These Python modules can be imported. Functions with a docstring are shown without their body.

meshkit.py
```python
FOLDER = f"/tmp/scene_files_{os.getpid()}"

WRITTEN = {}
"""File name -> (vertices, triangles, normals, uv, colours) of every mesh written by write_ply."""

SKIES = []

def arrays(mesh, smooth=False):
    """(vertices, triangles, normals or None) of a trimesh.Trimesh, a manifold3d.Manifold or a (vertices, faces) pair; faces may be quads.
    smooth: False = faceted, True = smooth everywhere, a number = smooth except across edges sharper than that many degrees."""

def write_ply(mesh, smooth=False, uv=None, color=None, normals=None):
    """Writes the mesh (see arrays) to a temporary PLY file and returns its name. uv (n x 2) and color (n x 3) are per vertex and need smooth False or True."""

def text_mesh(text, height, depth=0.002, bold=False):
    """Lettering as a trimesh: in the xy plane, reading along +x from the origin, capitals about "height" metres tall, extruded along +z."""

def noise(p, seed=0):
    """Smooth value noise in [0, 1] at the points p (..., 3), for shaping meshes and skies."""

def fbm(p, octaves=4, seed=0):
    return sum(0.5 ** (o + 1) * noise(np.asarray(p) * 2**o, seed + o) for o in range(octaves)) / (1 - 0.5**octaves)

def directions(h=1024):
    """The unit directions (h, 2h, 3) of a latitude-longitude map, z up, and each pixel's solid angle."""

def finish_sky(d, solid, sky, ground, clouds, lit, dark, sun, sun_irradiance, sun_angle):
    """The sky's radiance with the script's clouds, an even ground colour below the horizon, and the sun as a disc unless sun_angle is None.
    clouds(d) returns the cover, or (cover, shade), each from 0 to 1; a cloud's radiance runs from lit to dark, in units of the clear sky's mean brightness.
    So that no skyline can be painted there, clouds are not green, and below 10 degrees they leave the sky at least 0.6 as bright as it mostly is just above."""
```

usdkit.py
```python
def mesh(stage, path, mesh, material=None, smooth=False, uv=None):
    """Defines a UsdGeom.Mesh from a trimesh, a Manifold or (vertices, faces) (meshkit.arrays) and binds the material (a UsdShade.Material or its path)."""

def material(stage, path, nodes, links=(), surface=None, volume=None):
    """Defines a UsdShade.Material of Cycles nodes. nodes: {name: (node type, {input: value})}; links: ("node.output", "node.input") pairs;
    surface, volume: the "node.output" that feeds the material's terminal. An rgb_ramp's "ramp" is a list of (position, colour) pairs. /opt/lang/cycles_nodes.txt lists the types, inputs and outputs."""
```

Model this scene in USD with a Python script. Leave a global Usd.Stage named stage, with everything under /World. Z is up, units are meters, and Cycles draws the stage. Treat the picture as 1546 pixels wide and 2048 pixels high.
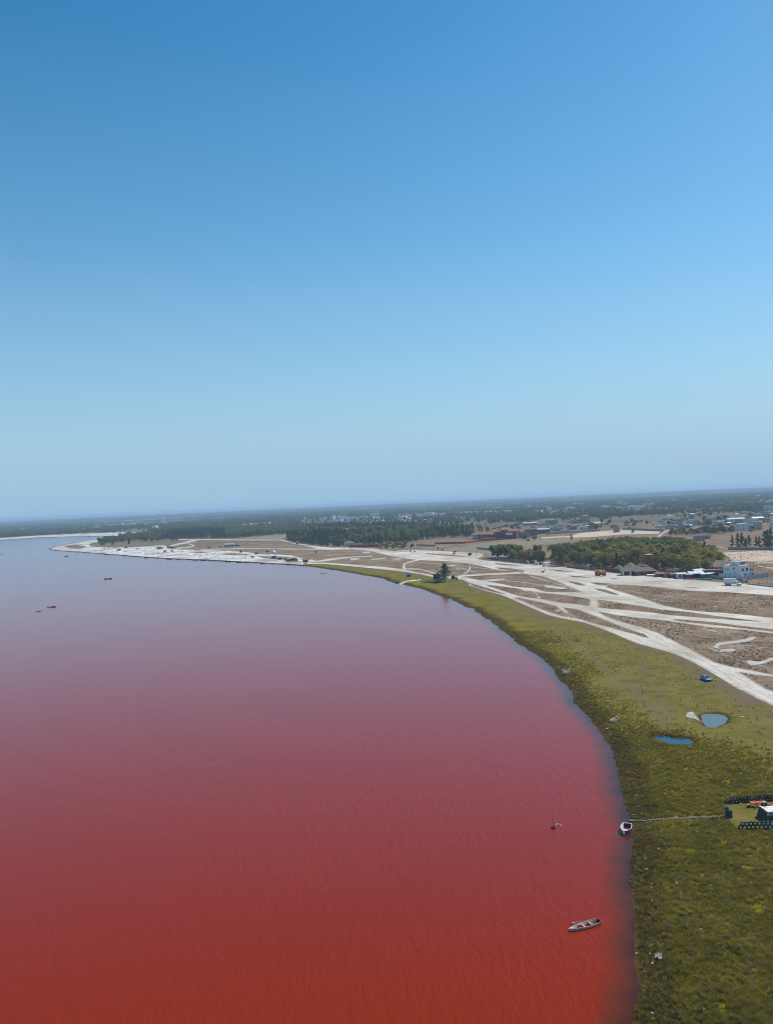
import math, random
import numpy as np, trimesh, manifold3d, shapely, usdkit, meshkit
from shapely.geometry import Polygon, LineString, Point, MultiPolygon, box as sbox
from shapely.ops import unary_union
from scipy.spatial import Delaunay
from scipy.spatial.transform import Rotation
from pxr import Usd, UsdGeom, UsdLux, UsdShade, Gf, Sdf, Vt

stage = Usd.Stage.CreateInMemory()
UsdGeom.SetStageUpAxis(stage, 'Z'); UsdGeom.SetStageMetersPerUnit(stage, 1.0)
UsdGeom.Xform.Define(stage, '/World'); UsdGeom.Scope.Define(stage, '/World/Looks')

# ------------------------------------------------------------------ camera, sky, sun, exposure
PW, PH, FPX = 1546.0, 2048.0, 1640.0
CAM_H = 55.0
ROLL = math.atan(0.0452)
PITCH = math.atan(19.5 / FPX)
EXPOSURE = 0.0
SUN_EL, SUN_AZ = math.radians(50), math.radians(60)     # azimuth from +y (view direction) towards +x
SKY_STRENGTH, SUN_INT = 0.12, 1.15
HAZE_DENSITY = 0.00012

fwd = np.array([0, math.cos(PITCH), -math.sin(PITCH)])
up0 = np.array([0, math.sin(PITCH), math.cos(PITCH)])
X0 = np.array([1.0, 0, 0])
RIGHT = math.cos(ROLL) * X0 - math.sin(ROLL) * up0
UP = math.sin(ROLL) * X0 + math.cos(ROLL) * up0

cam = UsdGeom.Camera.Define(stage, '/World/camera')
cam.CreateHorizontalApertureAttr(36.0); cam.CreateVerticalApertureAttr(36.0 * PH / PW)
cam.CreateFocalLengthAttr(36.0 * FPX / PW)
cam.CreateClippingRangeAttr(Gf.Vec2f(0.5, 120000.0))
cam.CreateExposureAttr(EXPOSURE)
cm = Gf.Matrix4d(*[float(x) for x in (*RIGHT, 0, *UP, 0, *(-fwd), 0, 0, 0, CAM_H, 1)])
cam.AddTransformOp().Set(cm)

sky = UsdLux.DomeLight.Define(stage, '/World/sky')
sky.GetPrim().SetCustomDataByKey('kind', 'structure')
sky_mat = usdkit.material(stage, '/World/Looks/clear_sky', {
    's': ('sky_texture', {'sky_type': 'single_scattering', 'sun_disc': False, 'sun_elevation': SUN_EL, 'sun_rotation': SUN_AZ,
                          'altitude': 20.0, 'air_density': 1.0, 'aerosol_density': 0.4, 'ozone_density': 2.0}),
    'h': ('hsv', {'hue': 0.487, 'saturation': 1.38, 'value': 1.10, 'fac': 1.0}),
    'g': ('texture_coordinate', {}), 'x': ('separate_xyz', {}),
    'low': ('rgb_ramp', {'ramp': [(0.0, (1, 1, 1)), (0.05, (0.9, 0.9, 0.9)), (0.15, (0.55, 0.55, 0.55)), (0.30, (0.18, 0.18, 0.18)), (0.5, (0, 0, 0))]}),
    'm': ('mix', {'color2': (2.75, 4.5, 6.1)}),      # dusty air low over the plain, the same all round
    'b': ('background_shader', {'strength': SKY_STRENGTH})},
    [('s.color', 'h.color'), ('g.generated', 'x.vector'), ('x.z', 'low.fac'), ('low.color', 'm.fac'), ('h.color', 'm.color1'), ('m.color', 'b.color')], surface='b.background')
UsdShade.MaterialBindingAPI.Apply(sky.GetPrim()).Bind(sky_mat)

sun = UsdLux.DistantLight.Define(stage, '/World/sun')
sun.CreateIntensityAttr(SUN_INT); sun.CreateAngleAttr(0.53); sun.CreateNormalizeAttr(True)
sun.CreateColorAttr(Gf.Vec3f(1.0, 0.95, 0.87))
S = np.array([math.cos(SUN_EL) * math.sin(SUN_AZ), math.cos(SUN_EL) * math.cos(SUN_AZ), math.sin(SUN_EL)])
zx = np.cross([0, 0, 1], S); zx /= np.linalg.norm(zx); zy = np.cross(S, zx)
sun.AddTransformOp().Set(Gf.Matrix4d(*[float(x) for x in (*zx, 0, *zy, 0, *S, 0, 0, 0, 300, 1)]))

# ------------------------------------------------------------------ helpers
ZL = 0.6                                   # height of the flat land above the lake
rng = np.random.default_rng(7)


def G(px, py, z=ZL):
    """The point at height z on the ground that the photograph shows at pixel (px, py)."""
    d = fwd * FPX + RIGHT * (px - PW / 2) + UP * (PH / 2 - py)
    t = (z - CAM_H) / d[2]
    return np.array([d[0] * t, d[1] * t, z])


def GP(pts, z=ZL):
    return [tuple(G(x, y, z)[:2]) for x, y in pts]


def strip(upper, lower):
    return Polygon(GP(list(upper) + list(lower)[::-1])).buffer(0)


used = {}


def numbered(parent, name):
    k = used.get((parent, name), 0)
    used[(parent, name)] = k + 1
    return name if k == 0 else f'{name}_{k:03d}'


def setd(prim, **kw):
    for k, v in kw.items():
        if v:
            prim.SetCustomDataByKey(k, v)
    return prim


class MB:
    """Collects boxes, tubes, hulls; build() makes them one Mesh."""
    def __init__(self): self.v, self.f, self.n = [], [], 0

    def add(self, v, f):
        v = np.asarray(v, float); f = np.asarray(f, int)
        if f.shape[1] == 4: f = np.vstack([f[:, [0, 1, 2]], f[:, [0, 2, 3]]])
        self.v.append(v); self.f.append(f + self.n); self.n += len(v)
        return self

    def box(self, c, s, rz=0.0, ry=0.0, rx=0.0):
        m = np.array([[x, y, z] for x in (-.5, .5) for y in (-.5, .5) for z in (-.5, .5)]) * np.asarray(s, float)
        if rx or ry or rz: m = m @ Rotation.from_euler('xyz', [rx, ry, rz]).as_matrix().T
        q = [[0, 1, 3, 2], [4, 6, 7, 5], [0, 4, 5, 1], [2, 3, 7, 6], [0, 2, 6, 4], [1, 5, 7, 3]]
        return self.add(m + np.asarray(c, float), q)

    def tube(self, p0, p1, r0, r1=None, n=7, cap=True):
        r1 = r0 if r1 is None else r1
        p0, p1 = np.asarray(p0, float), np.asarray(p1, float)
        d = p1 - p0; d /= np.linalg.norm(d) + 1e-9
        a = np.cross(d, [0, 0, 1.0] if abs(d[2]) < .9 else [1.0, 0, 0]); a /= np.linalg.norm(a); b = np.cross(d, a)
        th = np.arange(n) * 2 * np.pi / n
        c = np.cos(th)[:, None] * a + np.sin(th)[:, None] * b
        v = np.vstack([p0 + c * r0, p1 + c * r1, [p0], [p1]])
        f = []
        for i in range(n):
            j = (i + 1) % n
            f += [[i, j, n + j], [i, n + j, n + i]]
            if cap: f += [[2 * n, j, i], [2 * n + 1, n + i, n + j]]
        return self.add(v, f)

    def hull(self, pts):
        h = trimesh.convex.convex_hull(np.asarray(pts, float))
        return self.add(h.vertices, h.faces)

    def prism(self, poly, z0, z1):
        for g in getattr(poly, 'geoms', [poly]):
            m = trimesh.creation.extrude_polygon(g, z1 - z0, engine='earcut')
            self.add(m.vertices + [0, 0, z0], m.faces)
        return self

    def mesh(self, m, off=(0, 0, 0)):
        return self.add(np.asarray(m.vertices) + np.asarray(off), m.faces)

    def arrays(self): return np.vstack(self.v), np.vstack(self.f)

    def build(self, name, mat, parent='/World', smooth=False, **custom):
        path = str(parent.GetPath()) if hasattr(parent, 'GetPath') else parent
        m = usdkit.mesh(stage, f'{path}/{numbered(path, name)}', self.arrays(), mat, smooth=smooth)
        return setd(m.GetPrim(), **custom)


def thing(name, label, cat, loc=(0, 0, 0), rz=0.0, scale=1.0, group=None):
    x = UsdGeom.Xform.Define(stage, '/World/' + numbered('/World', name))
    x.AddTranslateOp().Set(Gf.Vec3d(*map(float, loc))); x.AddRotateZOp().Set(math.degrees(rz))
    s = (scale,) * 3 if np.ndim(scale) == 0 else scale
    x.AddScaleOp().Set(Gf.Vec3f(*map(float, s)))
    return setd(x.GetPrim(), label=label, category=cat, group=group)


def dup(src, label=None, loc=(0, 0, 0), rz=0.0, scale=1.0, group=None, name=None):
    was = src.GetCustomData()
    import re
    base = name or re.sub(r'_\d{3}$', '', src.GetName())
    r = thing(base, label or was['label'], was['category'], loc, rz, scale, group or was.get('group'))
    r.GetReferences().AddInternalReference(src.GetPath()); r.SetInstanceable(True)
    return r


class Kind:
    """The first place() builds the thing, later ones reference it."""
    def __init__(self, name, cat, maker): self.name, self.cat, self.maker, self.first = name, cat, maker, None

    def place(self, label, loc, rz=0.0, scale=1.0, group=None):
        if self.first is None:
            self.first = thing(self.name, label, self.cat, loc, rz, scale, group)
            self.maker(self.first)
            return self.first
        return dup(self.first, label, loc, rz, scale, group)


def primvar(mesh, name, values):
    UsdGeom.PrimvarsAPI(mesh).CreatePrimvar(name, Sdf.ValueTypeNames.FloatArray, 'vertex').Set(Vt.FloatArray.FromNumpy(np.asarray(values, np.float32)))


def smoothstep(a, b, x):
    t = np.clip((x - a) / (b - a), 0, 1); return t * t * (3 - 2 * t)


def fbm2(xy, scale, octaves=4, seed=0):
    xy = np.asarray(xy, float)
    return meshkit.fbm(np.column_stack([xy * scale, np.full(len(xy), 3.7 + seed)]), octaves, seed)


def rough_poly(poly, step, amp, scale, seed=0):
    """Ragged outline: the boundary resampled and pushed in and out by noise."""
    def ring(r):
        c = np.array(shapely.segmentize(LineString(r.coords), step).coords)[:-1]
        t = np.roll(c, -1, 0) - np.roll(c, 1, 0); t /= np.linalg.norm(t, axis=1, keepdims=True) + 1e-9
        nrm = np.column_stack([-t[:, 1], t[:, 0]])
        return c + nrm * ((fbm2(c, scale, 4, seed) - .5) * 2 * amp)[:, None]
    out = []
    for g in getattr(poly, 'geoms', [poly]):
        if g.area < 1: continue
        p = Polygon(ring(g.exterior), [ring(i) for i in g.interiors if Polygon(i).area > 1]).buffer(0)
        out.append(p)
    return unary_union(out)


def mat(name, color, rough=0.7, metallic=0.0, vary=0.12, scale=3.0, bump=0.0, spec=0.3, dirt=None):
    """Plain paint, wood, metal or plaster with a little uneven tone."""
    nodes = {'g': ('texture_coordinate', {}), 'n': ('noise_texture', {'scale': scale, 'detail': 4.0, 'roughness': 0.6}),
             'r': ('rgb_ramp', {'ramp': [(0.25, tuple(c * (1 - vary) for c in color)), (0.75, tuple(min(1, c * (1 + vary)) for c in color))]}),
             'p': ('principled_bsdf', {'roughness': rough, 'metallic': metallic, 'specular_ior_level': spec})}
    links = [('g.object', 'n.vector'), ('n.fac', 'r.fac'), ('r.color', 'p.base_color')]
    if dirt:
        nodes['n2'] = ('noise_texture', {'scale': scale * 0.37, 'detail': 5.0}); nodes['r2'] = ('rgb_ramp', {'ramp': [(0.5, (0, 0, 0)), (0.68, (1, 1, 1))]})
        nodes['mx'] = ('mix', {'color2': dirt})
        links = links[:2] + [('g.object', 'n2.vector'), ('n2.fac', 'r2.fac'), ('r2.color', 'mx.fac'), ('r.color', 'mx.color1'), ('mx.color', 'p.base_color')]
    if bump:
        nodes['b'] = ('bump', {'strength': 0.6, 'distance': bump}); links += [('n.fac', 'b.height'), ('b.normal', 'p.normal')]
    return usdkit.material(stage, '/World/Looks/' + name, nodes, links, surface='p.BSDF')


# ------------------------------------------------------------------ the shape of the land
shore_px = [(609, 1131), (684, 1142), (736, 1151), (772, 1158), (783, 1164), (809, 1169), (847, 1178), (879, 1190), (904, 1198), (922, 1207), (943, 1216),
            (963, 1227), (988, 1245), (1015, 1266), (1038, 1285), (1062, 1300), (1080, 1312), (1096, 1325), (1112, 1343), (1129, 1363), (1146, 1387), (1147, 1404), (1163, 1414),
            (1182, 1439), (1199, 1452), (1212, 1470), (1226, 1500), (1236, 1540), (1242, 1580), (1254, 1613), (1262, 1640), (1272, 1655), (1268, 1681), (1262, 1720),
            (1262, 1760), (1272, 1805), (1279, 1849), (1280, 1894), (1287, 1961), (1277, 2000), (1268, 2048), (1262, 2140), (1240, 2300), (1180, 2600)]
shore_near = [tuple(G(x, y, 0.15)[:2]) for x, y in shore_px]
tip_px = [(575, 1128.5), (520, 1125.5), (466, 1122.5), (400, 1119.5), (336, 1117), (259, 1112), (207, 1107.3), (160, 1104), (129, 1102), (108, 1100.5), (99, 1098), (104, 1095.5), (116, 1092),
          (160, 1084), (180, 1080), (194, 1078), (210, 1074.5), (224, 1071.5), (212, 1071), (155, 1072.2), (78, 1074.5), (0, 1079.5), (-150, 1089), (-420, 1106)]
shore_far = [tuple(G(x, y, 0.15)[:2]) for x, y in tip_px]
p_end = shore_near[-1]
lake = Polygon(shore_near[::-1] + shore_far + [(-2600, 1700), (-2600, -900), (-250, -900), (-60, -300), (p_end[0] - 12, -40)]).buffer(0)
shore_line = LineString(shore_near[::-1] + shore_far)

bank_in_px = [(1750, 1478), (1546, 1412), (1506, 1394), (1473, 1377), (1445, 1360), (1417, 1341), (1389.5, 1326.5), (1352.5, 1309.5), (1325, 1298.5), (1285, 1288), (1246, 1271.5), (1199, 1255),
              (1160, 1242), (1121, 1235.5), (1095, 1229.5), (1069, 1217.5), (1043.5, 1205.5), (1025, 1198), (1005, 1189), (979, 1182.5), (955.5, 1176), (938, 1168), (924, 1158.5), (900, 1154.5),
              (866, 1153), (834.6, 1147), (796, 1141), (757, 1137), (705, 1132), (653, 1127.3), (618, 1126.5)]
bank_in = GP(bank_in_px)
bank_line = LineString(bank_in)
bank = Polygon([tuple(G(x, y, .15)[:2]) for x, y in shore_px] + [(60, 20), (240, 20), (240, 150)] + bank_in).buffer(0)
bank_wet = unary_union([bank, shore_line.intersection(sbox(-400, 0, 400, 1200)).buffer(5)])

pond_px = {'a': [(1401.5, 1430.4), (1409, 1428), (1417, 1427.6), (1435.7, 1427.6), (1450.5, 1431.3), (1457, 1437), (1452, 1446), (1437.6, 1453.5), (1426.5, 1456), (1413.5, 1453.5), (1404, 1444), (1400.6, 1435)],
           'b': [(1309, 1478.5), (1319, 1474), (1334, 1474), (1349, 1476.6), (1363.6, 1477.6), (1376.5, 1478.5), (1382.5, 1485), (1377, 1490.5), (1360, 1489.6), (1343, 1488.7), (1326.6, 1484), (1315.5, 1481)]}
ponds = {k: rough_poly(Polygon(GP(v, 0.3)).buffer(.5 if k == 'b' else 0), .4, .7, .5, 5) for k, v in pond_px.items()}

# lake water: sheet with the shallow rim stored per vertex (water_depth)
def lake_points():
    pts = []
    near = LineString(shore_near[::-1] + shore_far)
    for d, st in ((-4, 3), (-1, 2), (0.5, 1.5), (2, 2), (4, 2.5), (7, 3.5), (11, 5), (18, 8), (30, 14), (60, 30)):
        r = lake.buffer(-d).exterior if d else lake.exterior
        c = np.array(shapely.segmentize(LineString(r.coords), st).coords)
        far = c[:, 1] > 900
        keep = ~far | (np.arange(len(c)) % 6 == 0)
        pts.append(c[keep])
    gx, gy = np.meshgrid(np.arange(-2600, 300, 60.), np.arange(-900, 4200, 60.)); g = np.column_stack([gx.ravel(), gy.ravel()])
    pts.append(g[shapely.contains_xy(lake.buffer(-70), g[:, 0], g[:, 1])])
    return np.unique(np.round(np.vstack(pts), 2), axis=0)


lp = lake_points()
tri = Delaunay(lp).simplices
cen = lp[tri].mean(1)
lake_wide = lake.buffer(5)
tri = tri[shapely.contains_xy(lake_wide, cen[:, 0], cen[:, 1])]
e1 = lp[tri[:, 1]] - lp[tri[:, 0]]; e2 = lp[tri[:, 2]] - lp[tri[:, 0]]
flip = (e1[:, 0] * e2[:, 1] - e1[:, 1] * e2[:, 0]) < 0
tri[flip] = tri[flip][:, ::-1]
depth = shapely.distance(shore_line, shapely.points(lp)) * np.where(shapely.contains_xy(lake, lp[:, 0], lp[:, 1]), 1, 0)
depth_far_cut = np.where(lp[:, 1] > 900, 30, depth)

lake_mat = usdkit.material(stage, '/World/Looks/pink_water', {
    'g': ('geometry', {}),
    'm': ('mapping', {'rotation': (0, 0, math.radians(52)), 'scale': (0.85, 0.26, 1)}),
    'w': ('noise_texture', {'scale': 1.0, 'detail': 3.0, 'roughness': 0.55, 'distortion': 0.6}),
    'm2': ('mapping', {'rotation': (0, 0, math.radians(35)), 'scale': (2.2, 0.9, 1)}),
    'w2': ('noise_texture', {'scale': 1.0, 'detail': 2.0}),
    'wm': ('math', {'math_type': 'multiply_add', 'value2': 0.35}),
    'm3': ('mapping', {'rotation': (0, 0, math.radians(20)), 'scale': (0.006, 0.018, 1)}),
    'big': ('noise_texture', {'scale': 1.0, 'detail': 3.0, 'distortion': 1.2}),
    'bs': ('map_range', {'from_min': 0.3, 'from_max': 0.7, 'to_min': 0.55, 'to_max': 1.15}),
    'd': ('attribute', {'attribute': 'water_depth'}),
    'dn': ('noise_texture', {'scale': 0.25, 'detail': 4.0}),
    'dd': ('math', {'math_type': 'multiply_add', 'value2': 3.0}),
    'do': ('math', {'math_type': 'subtract', 'value2': 1.5}),
    'calm': ('map_range', {'range_type': 'smoothstep', 'from_min': 0.0, 'from_max': 5.0, 'to_min': 0.22, 'to_max': 1.0, 'clamp': True}),
    'st': ('math', {'math_type': 'multiply'}),
    'b': ('bump', {'distance': 0.19}), 'sy': ('separate_xyz', {}), 'lee': ('map_range', {'range_type': 'smoothstep', 'from_min': 130.0, 'from_max': 460.0, 'to_min': 1.0, 'to_max': 0.40, 'clamp': True}), 'st2': ('math', {'math_type': 'multiply'}),
    'ramp': ('rgb_ramp', {'ramp': [(0.0, (0.034, 0.018, 0.010)), (0.18, (0.040, 0.016, 0.010)), (0.5, (0.105, 0.022, 0.006)), (1.0, (0.224, 0.0185, 0.0008))]}),
    'dr': ('map_range', {'from_min': -1.0, 'from_max': 4.6, 'clamp': True}),
    'pv': ('rgb_ramp', {'ramp': [(0.32, (0.965, 0.99, 1.03)), (0.5, (1, 1, 1)), (0.68, (1.025, 1.005, 0.98))]}), 'pm': ('mix', {'mix_type': 'multiply', 'fac': 1.0}),   # cloudier and clearer stretches of the brine
    'p': ('diffuse_bsdf', {}), 'gl': ('glossy_bsdf', {'color': (0.96, 0.97, 1.0), 'roughness': 0.10}), 'fz': ('fresnel', {'IOR': 1.34}), 'fm': ('map_range', {'from_min': 0.035, 'from_max': 1.0, 'to_min': 0.003, 'to_max': 1.0, 'clamp': True}), 'mx': ('mix_closure', {})},
    [('g.position', 'm.vector'), ('m.vector', 'w.vector'), ('g.position', 'm2.vector'), ('m2.vector', 'w2.vector'), ('w2.fac', 'wm.value1'), ('w.fac', 'wm.value3'),
     ('g.position', 'm3.vector'), ('m3.vector', 'big.vector'), ('big.fac', 'bs.value'),
     ('g.position', 'dn.vector'), ('dn.fac', 'dd.value1'), ('d.fac', 'dd.value3'), ('dd.value', 'do.value1'), ('do.value', 'dr.value'), ('dr.result', 'ramp.fac'), ('big.fac', 'pv.fac'), ('ramp.color', 'pm.color1'), ('pv.color', 'pm.color2'), ('pm.color', 'p.color'), ('fz.fac', 'fm.value'), ('fm.result', 'mx.fac'), ('p.BSDF', 'mx.closure1'), ('gl.BSDF', 'mx.closure2'), ('b.normal', 'gl.normal'),
     ('do.value', 'calm.value'), ('calm.result', 'st.value1'), ('bs.result', 'st.value2'), ('g.position', 'sy.vector'), ('sy.y', 'lee.value'), ('st.value', 'st2.value1'), ('lee.result', 'st2.value2'), ('st2.value', 'b.strength'), ('wm.value', 'b.height'), ('b.normal', 'p.normal')],
    surface='mx.closure')
lm = usdkit.mesh(stage, '/World/lake', (np.column_stack([lp, np.zeros(len(lp))]), tri), lake_mat, smooth=True)
primvar(lm, 'water_depth', depth_far_cut); setd(lm.GetPrim(), kind='structure')

# grassy bank: a real uneven surface
def bank_points():
    out = []
    for y0, y1, s in ((40, 190, .34), (190, 380, .62), (380, 860, 1.25)):
        gx, gy = np.meshgrid(np.arange(-190, 240, s), np.arange(y0, y1, s)); p = np.column_stack([gx.ravel(), gy.ravel()])
        p = p + rng.uniform(-.28, .28, p.shape) * s
        inview = (np.abs(p[:, 0]) < p[:, 1] * .52 + 6) | ((p[:, 0] > 0) & (p[:, 0] < p[:, 1] * .55 + 42))
        p = p[inview & shapely.contains_xy(bank_wet, p[:, 0], p[:, 1])]
        out.append(p)
    gx, gy = np.meshgrid(np.arange(-190, 240, 4.), np.arange(18, 860, 4.)); p = np.column_stack([gx.ravel(), gy.ravel()])
    inview = (np.abs(p[:, 0]) < p[:, 1] * .52 + 6) | ((p[:, 0] > 0) & (p[:, 0] < p[:, 1] * .55 + 42))
    out.append(p[~inview & shapely.contains_xy(bank_wet, p[:, 0], p[:, 1])])
    for g in getattr(bank_wet, 'geoms', [bank_wet]):
        out.append(np.array(shapely.segmentize(LineString(g.exterior.coords), 1.5).coords)[:-1])
    return np.vstack(out)


court = unary_union([Polygon(GP([(1452, 1608), (1560, 1602), (1600, 1660), (1478, 1656), (1464, 1640)], .6)).buffer(0), LineString(GP([(1262, 1640), (1350, 1638.2), (1457, 1633.6)], .6)).buffer(.25)])   # trodden ground
trails = [LineString(GP(t, .5)) for t in ([(1178, 1312), (1215, 1345), (1262, 1378), (1300, 1420), (1335, 1462)], [(1183, 1311), (1221, 1343), (1269, 1377), (1308, 1419), (1341, 1460)], [(1340, 1306), (1385, 1349), (1420, 1378), (1460, 1398), (1510, 1425), (1560, 1450)], [(1347, 1305), (1391, 1347), (1426, 1376), (1466, 1396), (1516, 1423), (1566, 1447)], [(1276, 1320), (1290, 1345), (1320, 1390), (1345, 1440)], [(1020, 1212), (1085, 1246), (1140, 1283), (1178, 1312)], [(1100, 1240), (1180, 1262), (1260, 1296), (1340, 1306)])]


def bank_fields(p):
    P = shapely.points(p)
    sd = shapely.distance(shore_line, P) * np.where(shapely.contains_xy(lake, p[:, 0], p[:, 1]), -1, 1)
    dtrack = shapely.distance(bank_line, P)
    n1 = fbm2(p, .12, 4, 3); n2 = fbm2(p, .03, 3, 9)
    wet = 1 - smoothstep(1.5, 6.8, sd + (n1 - .5) * 8)
    smooth_width = 9 + 30 * n2
    tuft = smoothstep(-4, 16, dtrack - np.where(p[:, 1] > 300, 16, 28) - 26 * (n2 - .5) - 8 * (n1 - .5))
    tuft = np.maximum(tuft, smoothstep(118, 96, p[:, 1]) * .9)
    dry = 1 - smoothstep(0.5, 5.5, dtrack + (n1 - .5) * 9)
    for ln in trails:
        d = shapely.distance(ln, P); dry = np.maximum(dry, .42 * np.exp(-(d / (.9 + .8 * n1)) ** 2)); tuft = tuft * (1 - .9 * np.exp(-(d / 1.3) ** 2))
    tuft = tuft * (1 - smoothstep(1.2, -.4, shapely.distance(court, P)))
    for poly in ponds.values():
        wet = np.maximum(wet, .95 * smoothstep(1.5, .2, shapely.distance(poly, P) + (n1 - .5) * 2))
    return sd, dtrack, wet, tuft, dry, n1, n2


def bank_height(p, fields=None):
    sd, dtrack, wet, tuft, dry, n1, n2 = fields or bank_fields(p)
    z = -.3 + .9 * smoothstep(-3, 9, sd + 2.1 + (n1 - .5) * 5)
    z += tuft * (.80 * (fbm2(p, .62, 3, 21) - .5) + .45 * (fbm2(p, 1.7, 2, 33) - .5)) * smoothstep(-2, 3, sd) * (1 - .6 * wet)
    z += (.10 * (fbm2(p, .35, 3, 41) - .5)) * smoothstep(0, 8, dtrack)
    for k, poly in ponds.items():
        dd = shapely.distance(poly.exterior, shapely.points(p)) * np.where(shapely.contains_xy(poly, p[:, 0], p[:, 1]), -1, 1)
        t = smoothstep(1.3, -.6, dd)
        z = z * (1 - t) + t * (.22 - .4 * smoothstep(0, -2, dd)) + .10 * smoothstep(3, 1.5, dd) * (1 - t)
    edge = smoothstep(2.5, 0, dtrack)
    z = z * (1 - edge) + edge * (ZL - .02)
    return z


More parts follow.
